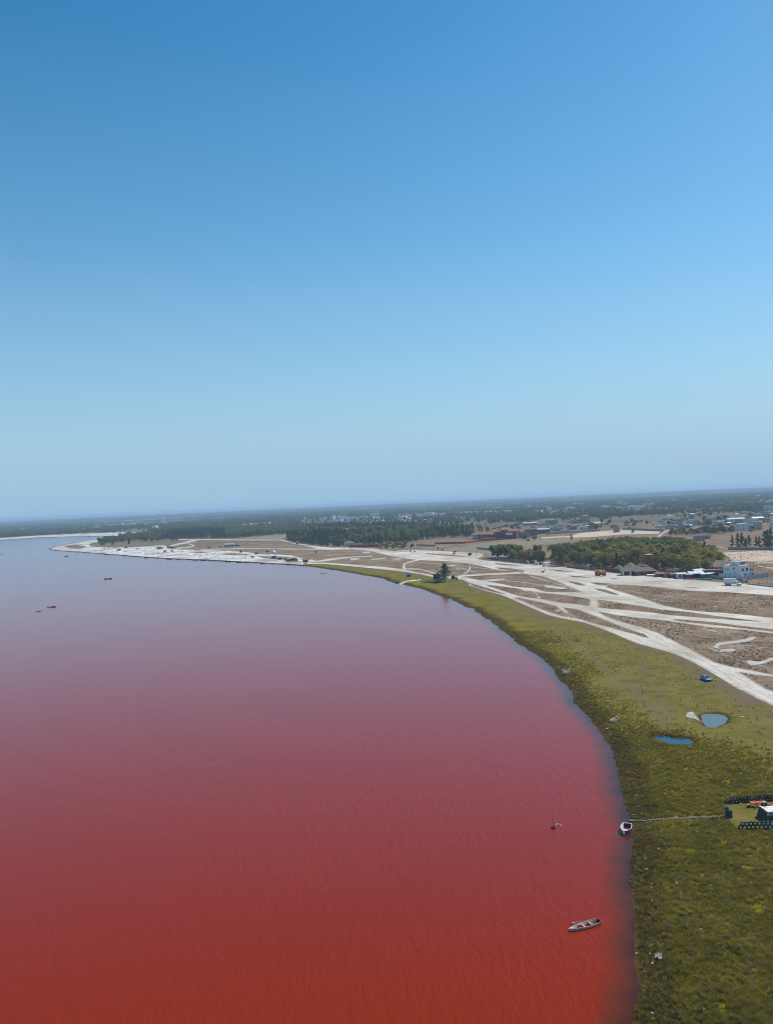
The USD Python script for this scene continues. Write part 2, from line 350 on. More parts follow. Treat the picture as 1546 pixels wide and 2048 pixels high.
bp = bank_points()
bt = Delaunay(bp).simplices
bc = bp[bt].mean(1)
bt = bt[shapely.contains_xy(bank_wet, bc[:, 0], bc[:, 1])]
e1 = bp[bt[:, 1]] - bp[bt[:, 0]]; e2 = bp[bt[:, 2]] - bp[bt[:, 0]]
flip = (e1[:, 0] * e2[:, 1] - e1[:, 1] * e2[:, 0]) < 0
bt[flip] = bt[flip][:, ::-1]
bf = bank_fields(bp)
bz = bank_height(bp, bf)
grass_mat = usdkit.material(stage, '/World/Looks/bank_grass', {
    'g': ('geometry', {}),
    'n1': ('noise_texture', {'scale': 1.5, 'detail': 5.0, 'roughness': 0.65}),
    'n2': ('noise_texture', {'scale': 0.055, 'detail': 4.0}), 'n5': ('noise_texture', {'scale': 0.11, 'detail': 3.0}), 'mossr': ('rgb_ramp', {'ramp': [(0.36, (0.78, 0.84, 0.8)), (0.64, (1.06, 1.04, 1.0))]}), 'moss': ('mix', {'mix_type': 'multiply', 'fac': 1.0}),
    'n3': ('noise_texture', {'scale': 0.35, 'detail': 5.0, 'roughness': 0.6}),
    'tall': ('rgb_ramp', {'ramp': [(0.25, (0.045, 0.036, 0.001)), (0.5, (0.190, 0.162, 0.010)), (0.75, (0.33, 0.268, 0.030))]}),
    'short': ('rgb_ramp', {'ramp': [(0.3, (0.125, 0.108, 0.026)), (0.7, (0.205, 0.170, 0.052))]}),
    'tuft': ('attribute', {'attribute': 'tussock'}), 'wet': ('attribute', {'attribute': 'wetness'}), 'dry': ('attribute', {'attribute': 'dryness'}),
    'a': ('mix', {}), 'patch': ('mix', {'color2': (0.19, 0.145, 0.045)}), 'pr': ('rgb_ramp', {'ramp': [(0.52, (0, 0, 0)), (0.68, (0.55, 0.55, 0.55))]}),
    'b': ('mix', {'color2': (0.165, 0.118, 0.082)}), 'c': ('mix', {'color2': (0.070, 0.046, 0.017)}),
    'wn': ('math', {'math_type': 'multiply_add', 'value2': 0.9}), 'wo': ('math', {'math_type': 'subtract', 'value2': 0.45, 'use_clamp': True}),
    'dn': ('math', {'math_type': 'multiply_add', 'value2': 0.8}), 'do': ('math', {'math_type': 'subtract', 'value2': 0.4, 'use_clamp': True}),
    'bump': ('bump', {'strength': 0.8, 'distance': 0.22}),
    'p': ('principled_bsdf', {'roughness': 0.9, 'specular_ior_level': 0.0})},
    [('g.position', 'n1.vector'), ('g.position', 'n2.vector'), ('g.position', 'n3.vector'), ('n1.fac', 'tall.fac'), ('n3.fac', 'short.fac'),
     ('tuft.fac', 'a.fac'), ('short.color', 'a.color1'), ('tall.color', 'a.color2'), ('n2.fac', 'pr.fac'), ('pr.color', 'patch.fac'), ('g.position', 'n5.vector'), ('n5.fac', 'mossr.fac'), ('a.color', 'moss.color1'), ('mossr.color', 'moss.color2'), ('moss.color', 'patch.color1'),
     ('n3.fac', 'dn.value1'), ('dry.fac', 'dn.value3'), ('dn.value', 'do.value1'), ('do.value', 'b.fac'), ('patch.color', 'b.color1'),
     ('n3.fac', 'wn.value1'), ('wet.fac', 'wn.value3'), ('wn.value', 'wo.value1'), ('wo.value', 'c.fac'), ('b.color', 'c.color1'), ('c.color', 'p.base_color'),
     ('n1.fac', 'bump.height'), ('bump.normal', 'p.normal')], surface='p.BSDF')
bm = usdkit.mesh(stage, '/World/grass_bank', (np.column_stack([bp, bz]), bt), grass_mat, smooth=True)
primvar(bm, 'tussock', bf[3]); primvar(bm, 'wetness', bf[2]); primvar(bm, 'dryness', bf[4])
setd(bm.GetPrim(), kind='structure')

# the dry plain behind, out to the horizon
BIG = 26000.0
land = sbox(-BIG, -1500, BIG, BIG).difference(unary_union([lake, bank, LineString(shore_near).buffer(4)]))
ground_mat = usdkit.material(stage, '/World/Looks/dry_plain', {
    'g': ('geometry', {}), 'sep': ('separate_xyz', {}),
    'n1': ('noise_texture', {'scale': 0.6, 'detail': 6.0, 'roughness': 0.7}),
    'n2': ('noise_texture', {'scale': 0.045, 'detail': 6.0, 'roughness': 0.62}),
    'n3': ('noise_texture', {'scale': 0.008, 'detail': 5.0, 'roughness': 0.6}),
    'm4': ('mapping', {'scale': (0.0011, 0.0026, 1)}), 'n4': ('noise_texture', {'scale': 1.0, 'detail': 6.0, 'roughness': 0.62}),
    'near': ('rgb_ramp', {'ramp': [(0.28, (0.145, 0.110, 0.070)), (0.45, (0.220, 0.155, 0.106)), (0.6, (0.270, 0.195, 0.135)), (0.75, (0.34, 0.27, 0.20))]}),
    'fine': ('rgb_ramp', {'ramp': [(0.3, (0.62, 0.62, 0.62)), (0.62, (1.1, 1.1, 1.1))]}),
    'mul': ('mix', {'mix_type': 'multiply', 'fac': 1.0}),
    'salt': ('rgb_ramp', {'ramp': [(0.655, (0, 0, 0)), (0.70, (0.7, 0.7, 0.7))]}),
    'ms': ('mix', {'color2': (0.42, 0.37, 0.32)}),
    'far': ('rgb_ramp', {'ramp': [(0.30, (0.032, 0.045, 0.020)), (0.44, (0.060, 0.070, 0.035)), (0.52, (0.120, 0.110, 0.065)), (0.62, (0.185, 0.155, 0.105)), (0.74, (0.27, 0.22, 0.16))]}),
    'mid': ('rgb_ramp', {'ramp': [(0.3, (0.075, 0.070, 0.040)), (0.5, (0.160, 0.130, 0.088)), (0.7, (0.235, 0.190, 0.140))]}),
    'fm': ('mix', {}),
    'fr': ('map_range', {'range_type': 'smoothstep', 'from_min': 900.0, 'from_max': 1900.0, 'clamp': True}),
    'mf': ('mix', {}),
    'b': ('bump', {'strength': 0.7, 'distance': 0.25}),
    'p': ('principled_bsdf', {'roughness': 0.95, 'specular_ior_level': 0.0})},
    [('g.position', 'sep.vector'), ('g.position', 'n1.vector'), ('g.position', 'n2.vector'), ('g.position', 'n3.vector'), ('g.position', 'm4.vector'), ('m4.vector', 'n4.vector'),
     ('n2.fac', 'near.fac'), ('n1.fac', 'fine.fac'), ('near.color', 'mul.color1'), ('fine.color', 'mul.color2'), ('n2.fac', 'salt.fac'), ('salt.color', 'ms.fac'), ('mul.color', 'ms.color1'),
     ('n4.fac', 'far.fac'), ('n3.fac', 'mid.fac'), ('far.color', 'fm.color1'), ('mid.color', 'fm.color2'),
     ('sep.y', 'fr.value'), ('fr.result', 'mf.fac'), ('ms.color', 'mf.color1'), ('fm.color', 'mf.color2'), ('mf.color', 'p.base_color'), ('n1.fac', 'b.height'), ('b.normal', 'p.normal')], surface='p.BSDF')


def flat_mesh(poly, z):
    vs, fs, n = [], [], 0
    for g in getattr(poly, 'geoms', [poly]):
        if g.area < .05: continue
        v, f = trimesh.creation.triangulate_polygon(g, engine='earcut')
        v, f = np.asarray(v), np.asarray(f)
        e1 = v[f[:, 1]] - v[f[:, 0]]; e2 = v[f[:, 2]] - v[f[:, 0]]
        fl = (e1[:, 0] * e2[:, 1] - e1[:, 1] * e2[:, 0]) < 0
        f[fl] = f[fl][:, ::-1]
        vs.append(np.column_stack([v, np.full(len(v), z)])); fs.append(f + n); n += len(v)
    return np.vstack(vs), np.vstack(fs)


gm = usdkit.mesh(stage, '/World/ground', flat_mesh(land, ZL), ground_mat); setd(gm.GetPrim(), kind='structure')


def soil(name, ramp, scale=0.25, fine=2.0, edge=True, rough=0.9, bump=0.05, ruts=False):
    nodes = {'g': ('geometry', {}), 'n': ('noise_texture', {'scale': scale, 'detail': 6.0, 'roughness': 0.6}), 'r': ('rgb_ramp', {'ramp': ramp}),
             'f': ('noise_texture', {'scale': fine, 'detail': 5.0, 'roughness': 0.65}), 'fr': ('rgb_ramp', {'ramp': [(0.3, (0.80, 0.79, 0.77)), (0.65, (1.03, 1.03, 1.03))]}),
             'mu': ('mix', {'mix_type': 'multiply', 'fac': 1.0}), 'b': ('bump', {'strength': 0.5, 'distance': bump}),
             'p': ('principled_bsdf', {'roughness': rough, 'specular_ior_level': 0.02})}
    links = [('g.position', 'n.vector'), ('n.fac', 'r.fac'), ('g.position', 'f.vector'), ('f.fac', 'fr.fac'), ('r.color', 'mu.color1'), ('fr.color', 'mu.color2'),
             ('mu.color', 'p.base_color'), ('f.fac', 'b.height'), ('b.normal', 'p.normal')]
    surface = 'p.BSDF'
    if ruts:   # wheel ruts run along the track
        nodes.update({'ia': ('attribute', {'attribute': 'inset'}), 'rn': ('noise_texture', {'scale': .06, 'detail': 3.0}), 'im': ('math', {'math_type': 'multiply_add', 'value2': 2.6}), 'rk': ('math', {'math_type': 'multiply', 'value2': 9.0}), 'sn': ('math', {'math_type': 'sine'}),
                      'rr': ('rgb_ramp', {'ramp': [(.1, (1, 1, 1)), (.75, (.86, .85, .83)), (1.0, (.78, .76, .73))]}), 'rm': ('mix', {'mix_type': 'multiply', 'fac': .9}),
                      'dn2': ('noise_texture', {'scale': .018, 'detail': 4.0}), 'dr2': ('rgb_ramp', {'ramp': [(.38, (.80, .765, .72)), (.62, (1.04, 1.04, 1.04))]}), 'dm2': ('mix', {'mix_type': 'multiply', 'fac': 1.0})})
        links = [l for l in links if l[1] != 'p.base_color'] + [('g.position', 'rn.vector'), ('rn.fac', 'rk.value1'), ('ia.fac', 'im.value1'), ('rk.value', 'im.value3'), ('im.value', 'sn.value1'), ('sn.value', 'rr.fac'), ('mu.color', 'rm.color1'), ('rr.color', 'rm.color2'),
                 ('g.position', 'dn2.vector'), ('dn2.fac', 'dr2.fac'), ('rm.color', 'dm2.color1'), ('dr2.color', 'dm2.color2'), ('dm2.color', 'p.base_color')]
    if edge:   # the deposit thins out and lets the soil through near its rim
        nodes.update({'e': ('attribute', {'attribute': 'rim'}), 'ea': ('math', {'math_type': 'multiply_add', 'value2': 1.25}), 'es': ('math', {'math_type': 'subtract', 'value2': 0.60}),
                      'en': ('noise_texture', {'scale': fine * .45, 'detail': 5.0, 'roughness': 0.7}),
                      'ec': ('map_range', {'range_type': 'smoothstep', 'from_min': 0.12, 'from_max': 0.50, 'clamp': True}), 't': ('transparent_bsdf', {}), 'mc': ('mix_closure', {})})
        links += [('g.position', 'en.vector'), ('e.fac', 'ea.value1'), ('en.fac', 'ea.value3'), ('ea.value', 'es.value1'), ('es.value', 'ec.value'),
                  ('ec.result', 'mc.fac'), ('t.BSDF', 'mc.closure1'), ('p.BSDF', 'mc.closure2')]
        surface = 'mc.closure'
    return usdkit.material(stage, '/World/Looks/' + name, nodes, links, surface=surface)


def sheet(name, poly, z, material, rim=1.2, top=1.0, **custom):
    """A thin deposit on the plain; its rim value rises from 0 at the outline to 1 inside."""
    vs, fs, n, outer = [], [], 0, poly
    for lev in [rim * .5, rim, rim * 1.6, rim * 2.4, rim * 3.4, rim * 5]:
        inner = poly.buffer(-lev)
        ring = outer.difference(inner)
        if not ring.is_empty:
            v, f = flat_mesh(ring, z); vs.append(v); fs.append(f + n); n += len(v)
        outer = inner
        if outer.area < .2: break
    if outer.area > .2:
        v, f = flat_mesh(outer, z); vs.append(v); fs.append(f + n)
    v, f = np.vstack(vs), np.vstack(fs)
    ins = shapely.distance(poly.boundary, shapely.points(v[:, :2])); r = np.minimum(ins / rim, 1) * top
    path = '/World/' + numbered('/World', name)
    m = usdkit.mesh(stage, path, (v, f), material); primvar(m, 'rim', r); primvar(m, 'inset', ins)
    setd(m.GetPrim(), **(custom or {'kind': 'structure'}))
    return m

# ------------------------------------------------------------------ white sand tracks, salt, fields
plaza = Polygon(GP([(690, 1094), (744, 1097), (785, 1102), (834.5, 1105), (881, 1110), (917, 1114), (953.5, 1118), (982, 1122), (1057, 1129), (1100, 1132), (1126, 1133.6), (1188, 1143), (1248, 1148),
                    (1323, 1154), (1391, 1160), (1446, 1165), (1488, 1166), (1546, 1172), (1700, 1188), (1700, 1210), (1546, 1191), (1498, 1188), (1440, 1184), (1382, 1182), (1343, 1178), (1285, 1171.5),
                    (1246, 1169.6), (1222, 1169), (1213, 1174), (1224.6, 1177.6), (1263.5, 1189), (1302, 1201), (1333, 1212), (1362, 1218), (1401, 1223), (1440, 1225), (1488.6, 1229.6), (1546, 1235), (1700, 1252),
                    (1700, 1290), (1546, 1267), (1459.5, 1257.7), (1401, 1253), (1355, 1245), (1324, 1240), (1285, 1237), (1246, 1233.5), (1195, 1223), (1186, 1227), (1175.5, 1212.5), (1177, 1199.6), (1170, 1186),
                    (1160, 1183), (1134, 1172), (1108, 1161), (1085, 1153), (1046, 1148), (1044, 1141), (1008, 1142), (985, 1138.5), (959, 1132), (928, 1125.6), (881, 1122), (834.5, 1120), (803.5, 1116.5),
                    (767, 1109), (739, 1102), (700, 1098.5)])).buffer(0)
loop = Polygon(GP([(785, 1101), (834, 1100.5), (881, 1102), (959, 1106), (970, 1109.5), (964, 1114.7), (953, 1118.5), (917, 1114), (881, 1110), (834, 1105)])).buffer(0)
s_c = strip([(936, 1156), (966, 1161), (1002, 1167), (1030.6, 1173.7), (1069, 1176), (1095, 1184), (1134, 1184), (1172, 1185)], [(936, 1160), (968.5, 1168.6), (999.5, 1172.4), (1038, 1177.6), (1064, 1183.5), (1095, 1187.2), (1134, 1191), (1165, 1196), (1180, 1200)])
s_b = strip([(918, 1153), (940, 1158), (968, 1167), (984, 1174), (1017.6, 1185), (1043.5, 1193), (1074.5, 1197), (1095, 1199.6), (1121, 1205), (1147, 1207), (1178, 1212.5)],
            [(920, 1158), (942, 1167), (979, 1178), (1002, 1186), (1028, 1194.4), (1056, 1199.6), (1085, 1206), (1116, 1214), (1147, 1217.7), (1183, 1229)])
s_a1 = strip([(1178, 1213), (1195, 1223), (1224.6, 1237), (1250, 1245), (1294.5, 1257), (1320, 1266), (1343, 1279), (1362, 1288), (1391.5, 1301), (1421, 1319), (1440, 1326.6), (1469, 1336), (1473, 1343.5), (1500, 1355.5), (1526, 1372), (1546, 1382), (1750, 1440)],
             [(1178, 1228), (1206.5, 1241), (1250.5, 1258), (1289, 1271), (1310, 1284), (1314, 1288), (1340, 1298), (1352.5, 1311), (1389.5, 1328), (1417, 1342.5), (1445, 1361), (1473, 1378), (1500, 1391), (1546, 1414), (1750, 1480)])
s_a2 = strip([(934, 1163), (953, 1175), (979, 1181.5), (1002, 1187), (1028, 1193), (1036, 1197), (1056, 1206), (1085, 1218), (1111, 1228), (1131.5, 1233), (1155, 1236), (1173, 1240), (1212, 1253), (1250, 1262), (1276, 1268), (1310, 1283), (1340, 1298)],
             [(936, 1171), (955.5, 1178), (979, 1184.5), (1005, 1191), (1025, 1200), (1043.5, 1207.5), (1069, 1219.5), (1095, 1231), (1121, 1237.5), (1160, 1244), (1199, 1257), (1250, 1278.5), (1276, 1289), (1325, 1301), (1360, 1314)])
s_g = strip([(1470, 1334), (1478, 1335), (1546, 1349), (1700, 1378)], [(1466, 1340), (1473, 1343.5), (1546, 1354), (1700, 1386)])
s_h = strip([(612, 1126.4), (648, 1125), (705, 1129), (770, 1134), (803.5, 1138), (842, 1146), (873, 1151), (912, 1153), (940, 1155)], [(612, 1128), (653.5, 1128.3), (705, 1133), (757, 1138), (796, 1142), (834.6, 1148), (866, 1154.5), (912, 1158), (940, 1162)])
s_t1 = strip([(915, 1151), (959, 1147.5), (1044, 1143.5)], [(915, 1154.5), (959, 1151), (1044, 1147.5)])
s_s1 = strip([(803, 1139), (804, 1128), (815, 1123.3), (838, 1118.5)], [(814, 1139.5), (810.5, 1129), (820, 1125.2), (842, 1120)])
s_s2 = strip([(813, 1136.8), (840, 1137.2), (868, 1143.8), (880, 1149)], [(813, 1138.6), (838, 1139.2), (862, 1145.5), (872, 1150.5)])
s_k = strip([(612, 1124.5), (679, 1114.5), (747, 1111)], [(614, 1127), (679, 1118.5), (705, 1115), (747, 1112.6)])
s_l = strip([(345, 1078.2), (565, 1079.2), (590, 1085), (609, 1088), (660, 1095), (700, 1094.5)], [(345, 1080), (560, 1080.8), (585, 1087.5), (607, 1091), (635, 1097.5), (700, 1098.8)])
s_m = strip([(400, 1098), (505, 1096.4), (640, 1097.6), (700, 1098.2)], [(400, 1099.5), (505, 1097.8), (640, 1099.6), (700, 1099.6)])
s_n = strip([(340, 1090.5), (368, 1084), (389, 1078.8)], [(340, 1093.5), (372, 1087), (398, 1080.5)])
s_o = strip([(374, 1086), (388, 1089), (392, 1092), (380, 1095), (345, 1099)], [(374, 1087.6), (383, 1090.5), (385, 1092), (374, 1094), (345, 1096.5)])
tracks_thin = [[(1036, 1176.5), (1058, 1185), (1076, 1196), (1086, 1201)], [(1040, 1175.5), (1066, 1183), (1084, 1196.5)], [(1116, 1214), (1130, 1225), (1141, 1235.5)], [(1121, 1213.5), (1138, 1225), (1152, 1236)],
               [(1285, 1288.5), (1268, 1292.7), (1262, 1293)], [(1405, 1294.6), (1470, 1292.6), (1546, 1289)], [(940, 1133), (938, 1142), (926, 1149)], [(952, 1075.5), (1000, 1083)]]
thin = unary_union([LineString(GP(t)).buffer(.8) for t in tracks_thin[:6]] + [LineString(GP(tracks_thin[6])).buffer(1.3)])
islands = [[(1196, 1199.6), (1224.6, 1203.5), (1246, 1208), (1285, 1213), (1324, 1220), (1362, 1223), (1401, 1227.6), (1430, 1232.5), (1479, 1238), (1525, 1243.5), (1479, 1241), (1440, 1238), (1382, 1233.5), (1343, 1230.5), (1324, 1226.6), (1285, 1223), (1246, 1220), (1199, 1215), (1202, 1209)],
           [(1347, 1239), (1382, 1241), (1421, 1244), (1459.5, 1250), (1498, 1255), (1546, 1259.6), (1640, 1268), (1640, 1275), (1546, 1262.5), (1459.5, 1253), (1421, 1248), (1382, 1245), (1355, 1241)],
           [(1138, 1162.6), (1155, 1164.7), (1170, 1171), (1162.5, 1171), (1147, 1166.8)], [(1182, 1165), (1199, 1166), (1220.7, 1167.8), (1212, 1171), (1196, 1170)],
           [(1191, 1176.8), (1206.5, 1179), (1224.6, 1185.4), (1240, 1190.5), (1227, 1189), (1204, 1182)], [(989, 1126), (1010, 1127.5), (1041, 1132), (1000, 1130)], [(993, 1135), (1020, 1136.5), (1031, 1138.5), (1051, 1141.5), (1030, 1142), (1003, 1139)],
           [(1095, 1138.5), (1120, 1140.5), (1152, 1143.5), (1121, 1143)], [(1136.6, 1151.2), (1162.5, 1153), (1185, 1156), (1150, 1154.5)], [(1219.5, 1157), (1236, 1157.2), (1228, 1158.8)], [(1368, 1173.2), (1401, 1176), (1385, 1175.6)],
           [(850, 1106.5), (905, 1109.5), (935, 1114), (905, 1112.5), (860, 1109)], [(840, 1098.8), (1, 1)][:0]]
sand_poly = unary_union([plaza, loop, s_c, s_b, s_a1, s_a2, s_g, s_h, s_t1, s_s1, s_s2, s_k, s_l, s_m, s_n, s_o, thin])
for i in islands:
    if len(i) > 2: sand_poly = sand_poly.difference(Polygon(GP(i)).buffer(0))
sand_poly = rough_poly(sand_poly.buffer(0.1).buffer(0), 1.4, 1.1, .18, 2)
sand_mat = soil('white_sand', [(0.25, (0.49, 0.44, 0.375)), (0.5, (0.62, 0.575, 0.505)), (0.75, (0.71, 0.675, 0.615))], scale=0.05, fine=1.2, ruts=True)
sheet('sand_track', sand_poly, ZL + .03, sand_mat, 2.6)
faint_px = [[(1005, 1187), (1030, 1190), (1060, 1196), (1090, 1204)], [(1213, 1170), (1250, 1180), (1300, 1190), (1400, 1200), (1546, 1212)], [(1220, 1172), (1300, 1182), (1420, 1192), (1546, 1203)], [(1250, 1247), (1330, 1262), (1420, 1275), (1546, 1283)], [(1300, 1258), (1390, 1283), (1470, 1318), (1546, 1338)], [(1196, 1221), (1260, 1240), (1330, 1252), (1400, 1265)],
            [(640, 1113), (700, 1106), (760, 1107)], [(620, 1106), (680, 1103), (740, 1104)], [(690, 1125), (740, 1119), (800, 1121)], [(838, 1125), (880, 1128), (930, 1138), (960, 1148)], [(845, 1134), (890, 1131), (940, 1133), (1000, 1141)], [(1060, 1152), (1110, 1166), (1160, 1182)], [(990, 1160), (1040, 1164), (1100, 1172)], [(880, 1093), (940, 1096), (985, 1104)], [(430, 1090), (500, 1087), (560, 1090), (620, 1094)], [(420, 1095), (480, 1092), (560, 1094)],
            [(1320, 1078), (1400, 1086), (1470, 1100)], [(1250, 1050), (1330, 1050), (1430, 1056)], [(1100, 1060), (1200, 1055), (1300, 1050)]]
faint = rough_poly(unary_union([LineString(GP(t)).buffer(.9 if G(*t[0])[1] < 500 else 1.8) for t in faint_px]), 1.4, .6, .3, 6).difference(sand_poly.buffer(-.5))
sheet('faint_track', faint, ZL + .018, soil('dusty_track', [(0.3, (0.34, 0.28, 0.22)), (0.7, (0.44, 0.385, 0.32))], scale=.08, fine=1.2), .9, top=.55)

# salt crust round hollows and along the far shore
salt_px = [[(1407, 1257), (1424, 1260), (1440, 1263), (1432, 1264.5), (1412, 1261)],
           [(1421, 1294.6), (1432, 1284), (1463, 1282), (1490, 1278), (1498, 1272), (1510, 1273), (1518, 1275), (1504, 1283), (1470, 1287), (1445, 1290), (1438, 1294.6), (1446, 1299), (1458, 1297), (1469, 1297), (1476, 1302), (1458, 1304.5), (1434, 1304), (1438, 1299)],
           [(1488.6, 1321), (1500, 1320), (1515, 1323), (1526, 1322), (1533, 1315), (1560, 1314), (1590, 1318), (1546, 1321), (1532, 1328), (1498, 1333), (1491, 1328)],
           [(1294, 1250), (1312, 1251), (1304, 1253)], [(1329, 1253), (1345, 1255), (1335, 1256.5)], [(1361, 1191), (1376, 1189.5), (1378, 1191), (1362, 1193.5)], [(1424, 1213), (1433, 1211.5), (1436, 1214), (1426, 1216)],
           [(1432, 1202.5), (1460, 1201.5), (1452, 1203.2)], [(1503, 1200), (1508, 1202), (1510, 1208), (1503, 1208)], [(1515, 1194.5), (1531, 1191), (1532, 1193)], [(1503, 1297), (1530, 1294), (1546, 1294), (1520, 1298)],
           [(876, 1131.5), (900, 1132), (893, 1134)], [(898, 1130), (912, 1129.5), (913, 1131.5), (900, 1132.5)], [(908, 1136), (925, 1138.5), (912, 1139)], [(903, 1145), (914, 1145), (908, 1147)], [(960, 1161), (985, 1158), (1012, 1157), (1010, 1160), (985, 1163)],
           [(1085, 1170), (1120, 1173), (1140, 1177), (1120, 1179), (1090, 1175)], [(780, 1117.5), (800, 1116.5), (808, 1118), (790, 1120)], [(740, 1118), (775, 1115), (770, 1117.5), (745, 1120)], [(700, 1117), (722, 1116), (715, 1120), (700, 1121)], [(722, 1104), (740, 1103), (742, 1106), (728, 1107)],
           [(1108, 1221), (1124, 1219), (1128, 1220.5), (1110, 1223)], [(1285, 1323), (1291, 1317), (1295, 1322), (1290, 1326)]]
salt_poly = unary_union([rough_poly(Polygon(GP(p)).buffer(0), 1.0, .9, .3, 4) for p in salt_px])
salt_mat = soil('salt_crust', [(0.3, (0.36, 0.315, 0.27)), (0.5, (0.47, 0.44, 0.405)), (0.7, (0.56, 0.535, 0.51))], scale=0.22, fine=1.6)
sheet('salt_crust', salt_poly.buffer(0), ZL + .055, salt_mat, 1.7)
pond_salt = rough_poly(Polygon(GP([(1364, 1434), (1372, 1425), (1386, 1421), (1396, 1430), (1400, 1437), (1407, 1447), (1405, 1453), (1399, 1446), (1390, 1440), (1379, 1438)])).buffer(0), .5, .8, .5, 8)
pond_salt2 = rough_poly(Polygon(GP([(1369, 1446), (1380, 1444), (1390, 1447), (1377, 1450)])).buffer(0), .5, .5, .5, 8)


def drape(name, poly, step, lift, material, rim, **custom):
    gx, gy = np.meshgrid(np.arange(poly.bounds[0], poly.bounds[2], step), np.arange(poly.bounds[1], poly.bounds[3], step)); p = np.column_stack([gx.ravel(), gy.ravel()])
    p = p[shapely.contains_xy(poly, p[:, 0], p[:, 1])]
    p = np.vstack([p] + [np.array(shapely.segmentize(LineString(g.exterior.coords), step).coords)[:-1] for g in getattr(poly, 'geoms', [poly])])
    p = np.unique(np.round(p, 3), axis=0)
    t = Delaunay(p).simplices; c = p[t].mean(1); t = t[shapely.contains_xy(poly, c[:, 0], c[:, 1])]
    e1 = p[t[:, 1]] - p[t[:, 0]]; e2 = p[t[:, 2]] - p[t[:, 0]]; fl = (e1[:, 0] * e2[:, 1] - e1[:, 1] * e2[:, 0]) < 0; t[fl] = t[fl][:, ::-1]
    m = usdkit.mesh(stage, '/World/' + numbered('/World', name), (np.column_stack([p, bank_height(p) + lift]), t), material, smooth=True)
    primvar(m, 'rim', np.minimum(shapely.distance(poly.boundary, shapely.points(p)) / rim, 1)); setd(m.GetPrim(), **(custom or {'kind': 'structure'}))


drape('salt_crust', pond_salt.union(pond_salt2).difference(unary_union(list(ponds.values())).buffer(-.6)), .5, .06, salt_mat, 1.7)

for k, (nm, col, rgh) in {'a': ('pond', (0.10, 0.135, 0.125), .22), 'b': ('pond', (0.008, 0.06, 0.11), .03)}.items():
    pm = usdkit.material(stage, '/World/Looks/' + ('milky_pond_water' if k == 'a' else 'deep_pond_water'), {
        'g': ('geometry', {}), 'n': ('noise_texture', {'scale': 1.6, 'detail': 2.0}), 'b': ('bump', {'strength': 0.05, 'distance': 0.05}),
        'p': ('principled_bsdf', {'base_color': col, 'roughness': rgh, 'ior': 1.33})}, [('g.position', 'n.vector'), ('n.fac', 'b.height'), ('b.normal', 'p.normal')], surface='p.BSDF')
    m = usdkit.mesh(stage, '/World/' + numbered('/World', nm), flat_mesh(ponds[k].buffer(1.0), .3), pm); setd(m.GetPrim(), kind='structure')

# white salt shore with the workings on it
beach = Polygon(GP([(99, 1098), (108, 1100), (129, 1101.6), (160, 1103.5), (207, 1106.8), (259, 1111.5), (336, 1116.5), (400, 1119), (466, 1122), (520, 1125), (575, 1128), (609, 1130.5), (612, 1126), (640, 1121), (600, 1116), (585, 1110), (520, 1108), (480, 1102), (440, 1101), (400, 1100), (345, 1098), (330, 1090),
                    (300, 1092), (259, 1095), (215, 1095), (185, 1093.5), (178, 1089), (186, 1086), (215, 1081), (250, 1077), (228, 1077), (260, 1072), (297, 1066), (270, 1064), (222, 1065.5), (160, 1067.5), (80, 1071), (0, 1076), (-160, 1086), (-170, 1091), (0, 1079.8), (78, 1074.8), (155, 1072.3), (224, 1071.5), (210, 1074.6), (180, 1080.3), (160, 1084.3), (116, 1092.3), (104, 1095.6)])).buffer(0)
beach = rough_poly(beach, 4, 2.5, .04, 6).difference(sand_poly)
holes = [[(130, 1092), (150, 1089), (172, 1093), (160, 1097), (140, 1097)], [(440, 1108), (470, 1106), (500, 1110), (470, 1111)], [(520, 1112), (560, 1113), (590, 1116), (560, 1119), (530, 1116)], [(600, 1118), (620, 1117), (615, 1121)], [(380, 1104), (400, 1103), (420, 1105), (400, 1106.5)], [(565, 1121), (590, 1122), (605, 1124), (580, 1125)]]
for h in holes: beach = beach.difference(Polygon(GP(h)).buffer(0))
beach_mat = soil('salt_shore', [(0.34, (0.24, 0.19, 0.145)), (0.43, (0.40, 0.35, 0.30)), (0.50, (0.58, 0.55, 0.51)), (0.70, (0.74, 0.72, 0.70))], scale=0.028, fine=0.5)
sheet('salt_shore', beach, ZL + .02, beach_mat, 5)
sub = rough_poly(beach.buffer(6).difference(sbox(-BIG, -BIG, BIG, 0)).intersection(lake.buffer(-.01)), 6, 2, .04, 3)
# low edge of the land where it meets the water
edge_mat = mat('wet_shore', (0.10, 0.075, 0.05), .8, scale=.3, vary=.4)
far_edge = MB()
fl = np.array(shapely.segmentize(LineString(shore_far[:19]), 6).coords); tt = np.gradient(fl, axis=0); tt /= np.linalg.norm(tt, axis=1, keepdims=True); nn = np.column_stack([-tt[:, 1], tt[:, 0]])
side = 1 if shapely.contains_xy(lake, *(fl[5] + nn[5] * 8)) else -1
o = fl + nn * side * (1.5 + 3.0 * fbm2(fl, .06, 3, 8))[:, None]; i_ = fl - nn * side * 1.0
v = np.vstack([np.column_stack([o, np.full(len(o), -.15)]), np.column_stack([fl, np.full(len(o), .25)]), np.column_stack([i_, np.full(len(o), ZL + .005)])]); n = len(fl)
q = [[a + k * n, a + 1 + k * n, a + 1 + (k + 1) * n, a + (k + 1) * n] for a in range(n - 1) for k in (0, 1)]
far_edge.add(v, q).build('shore_edge', edge_mat, smooth=True, kind='structure')

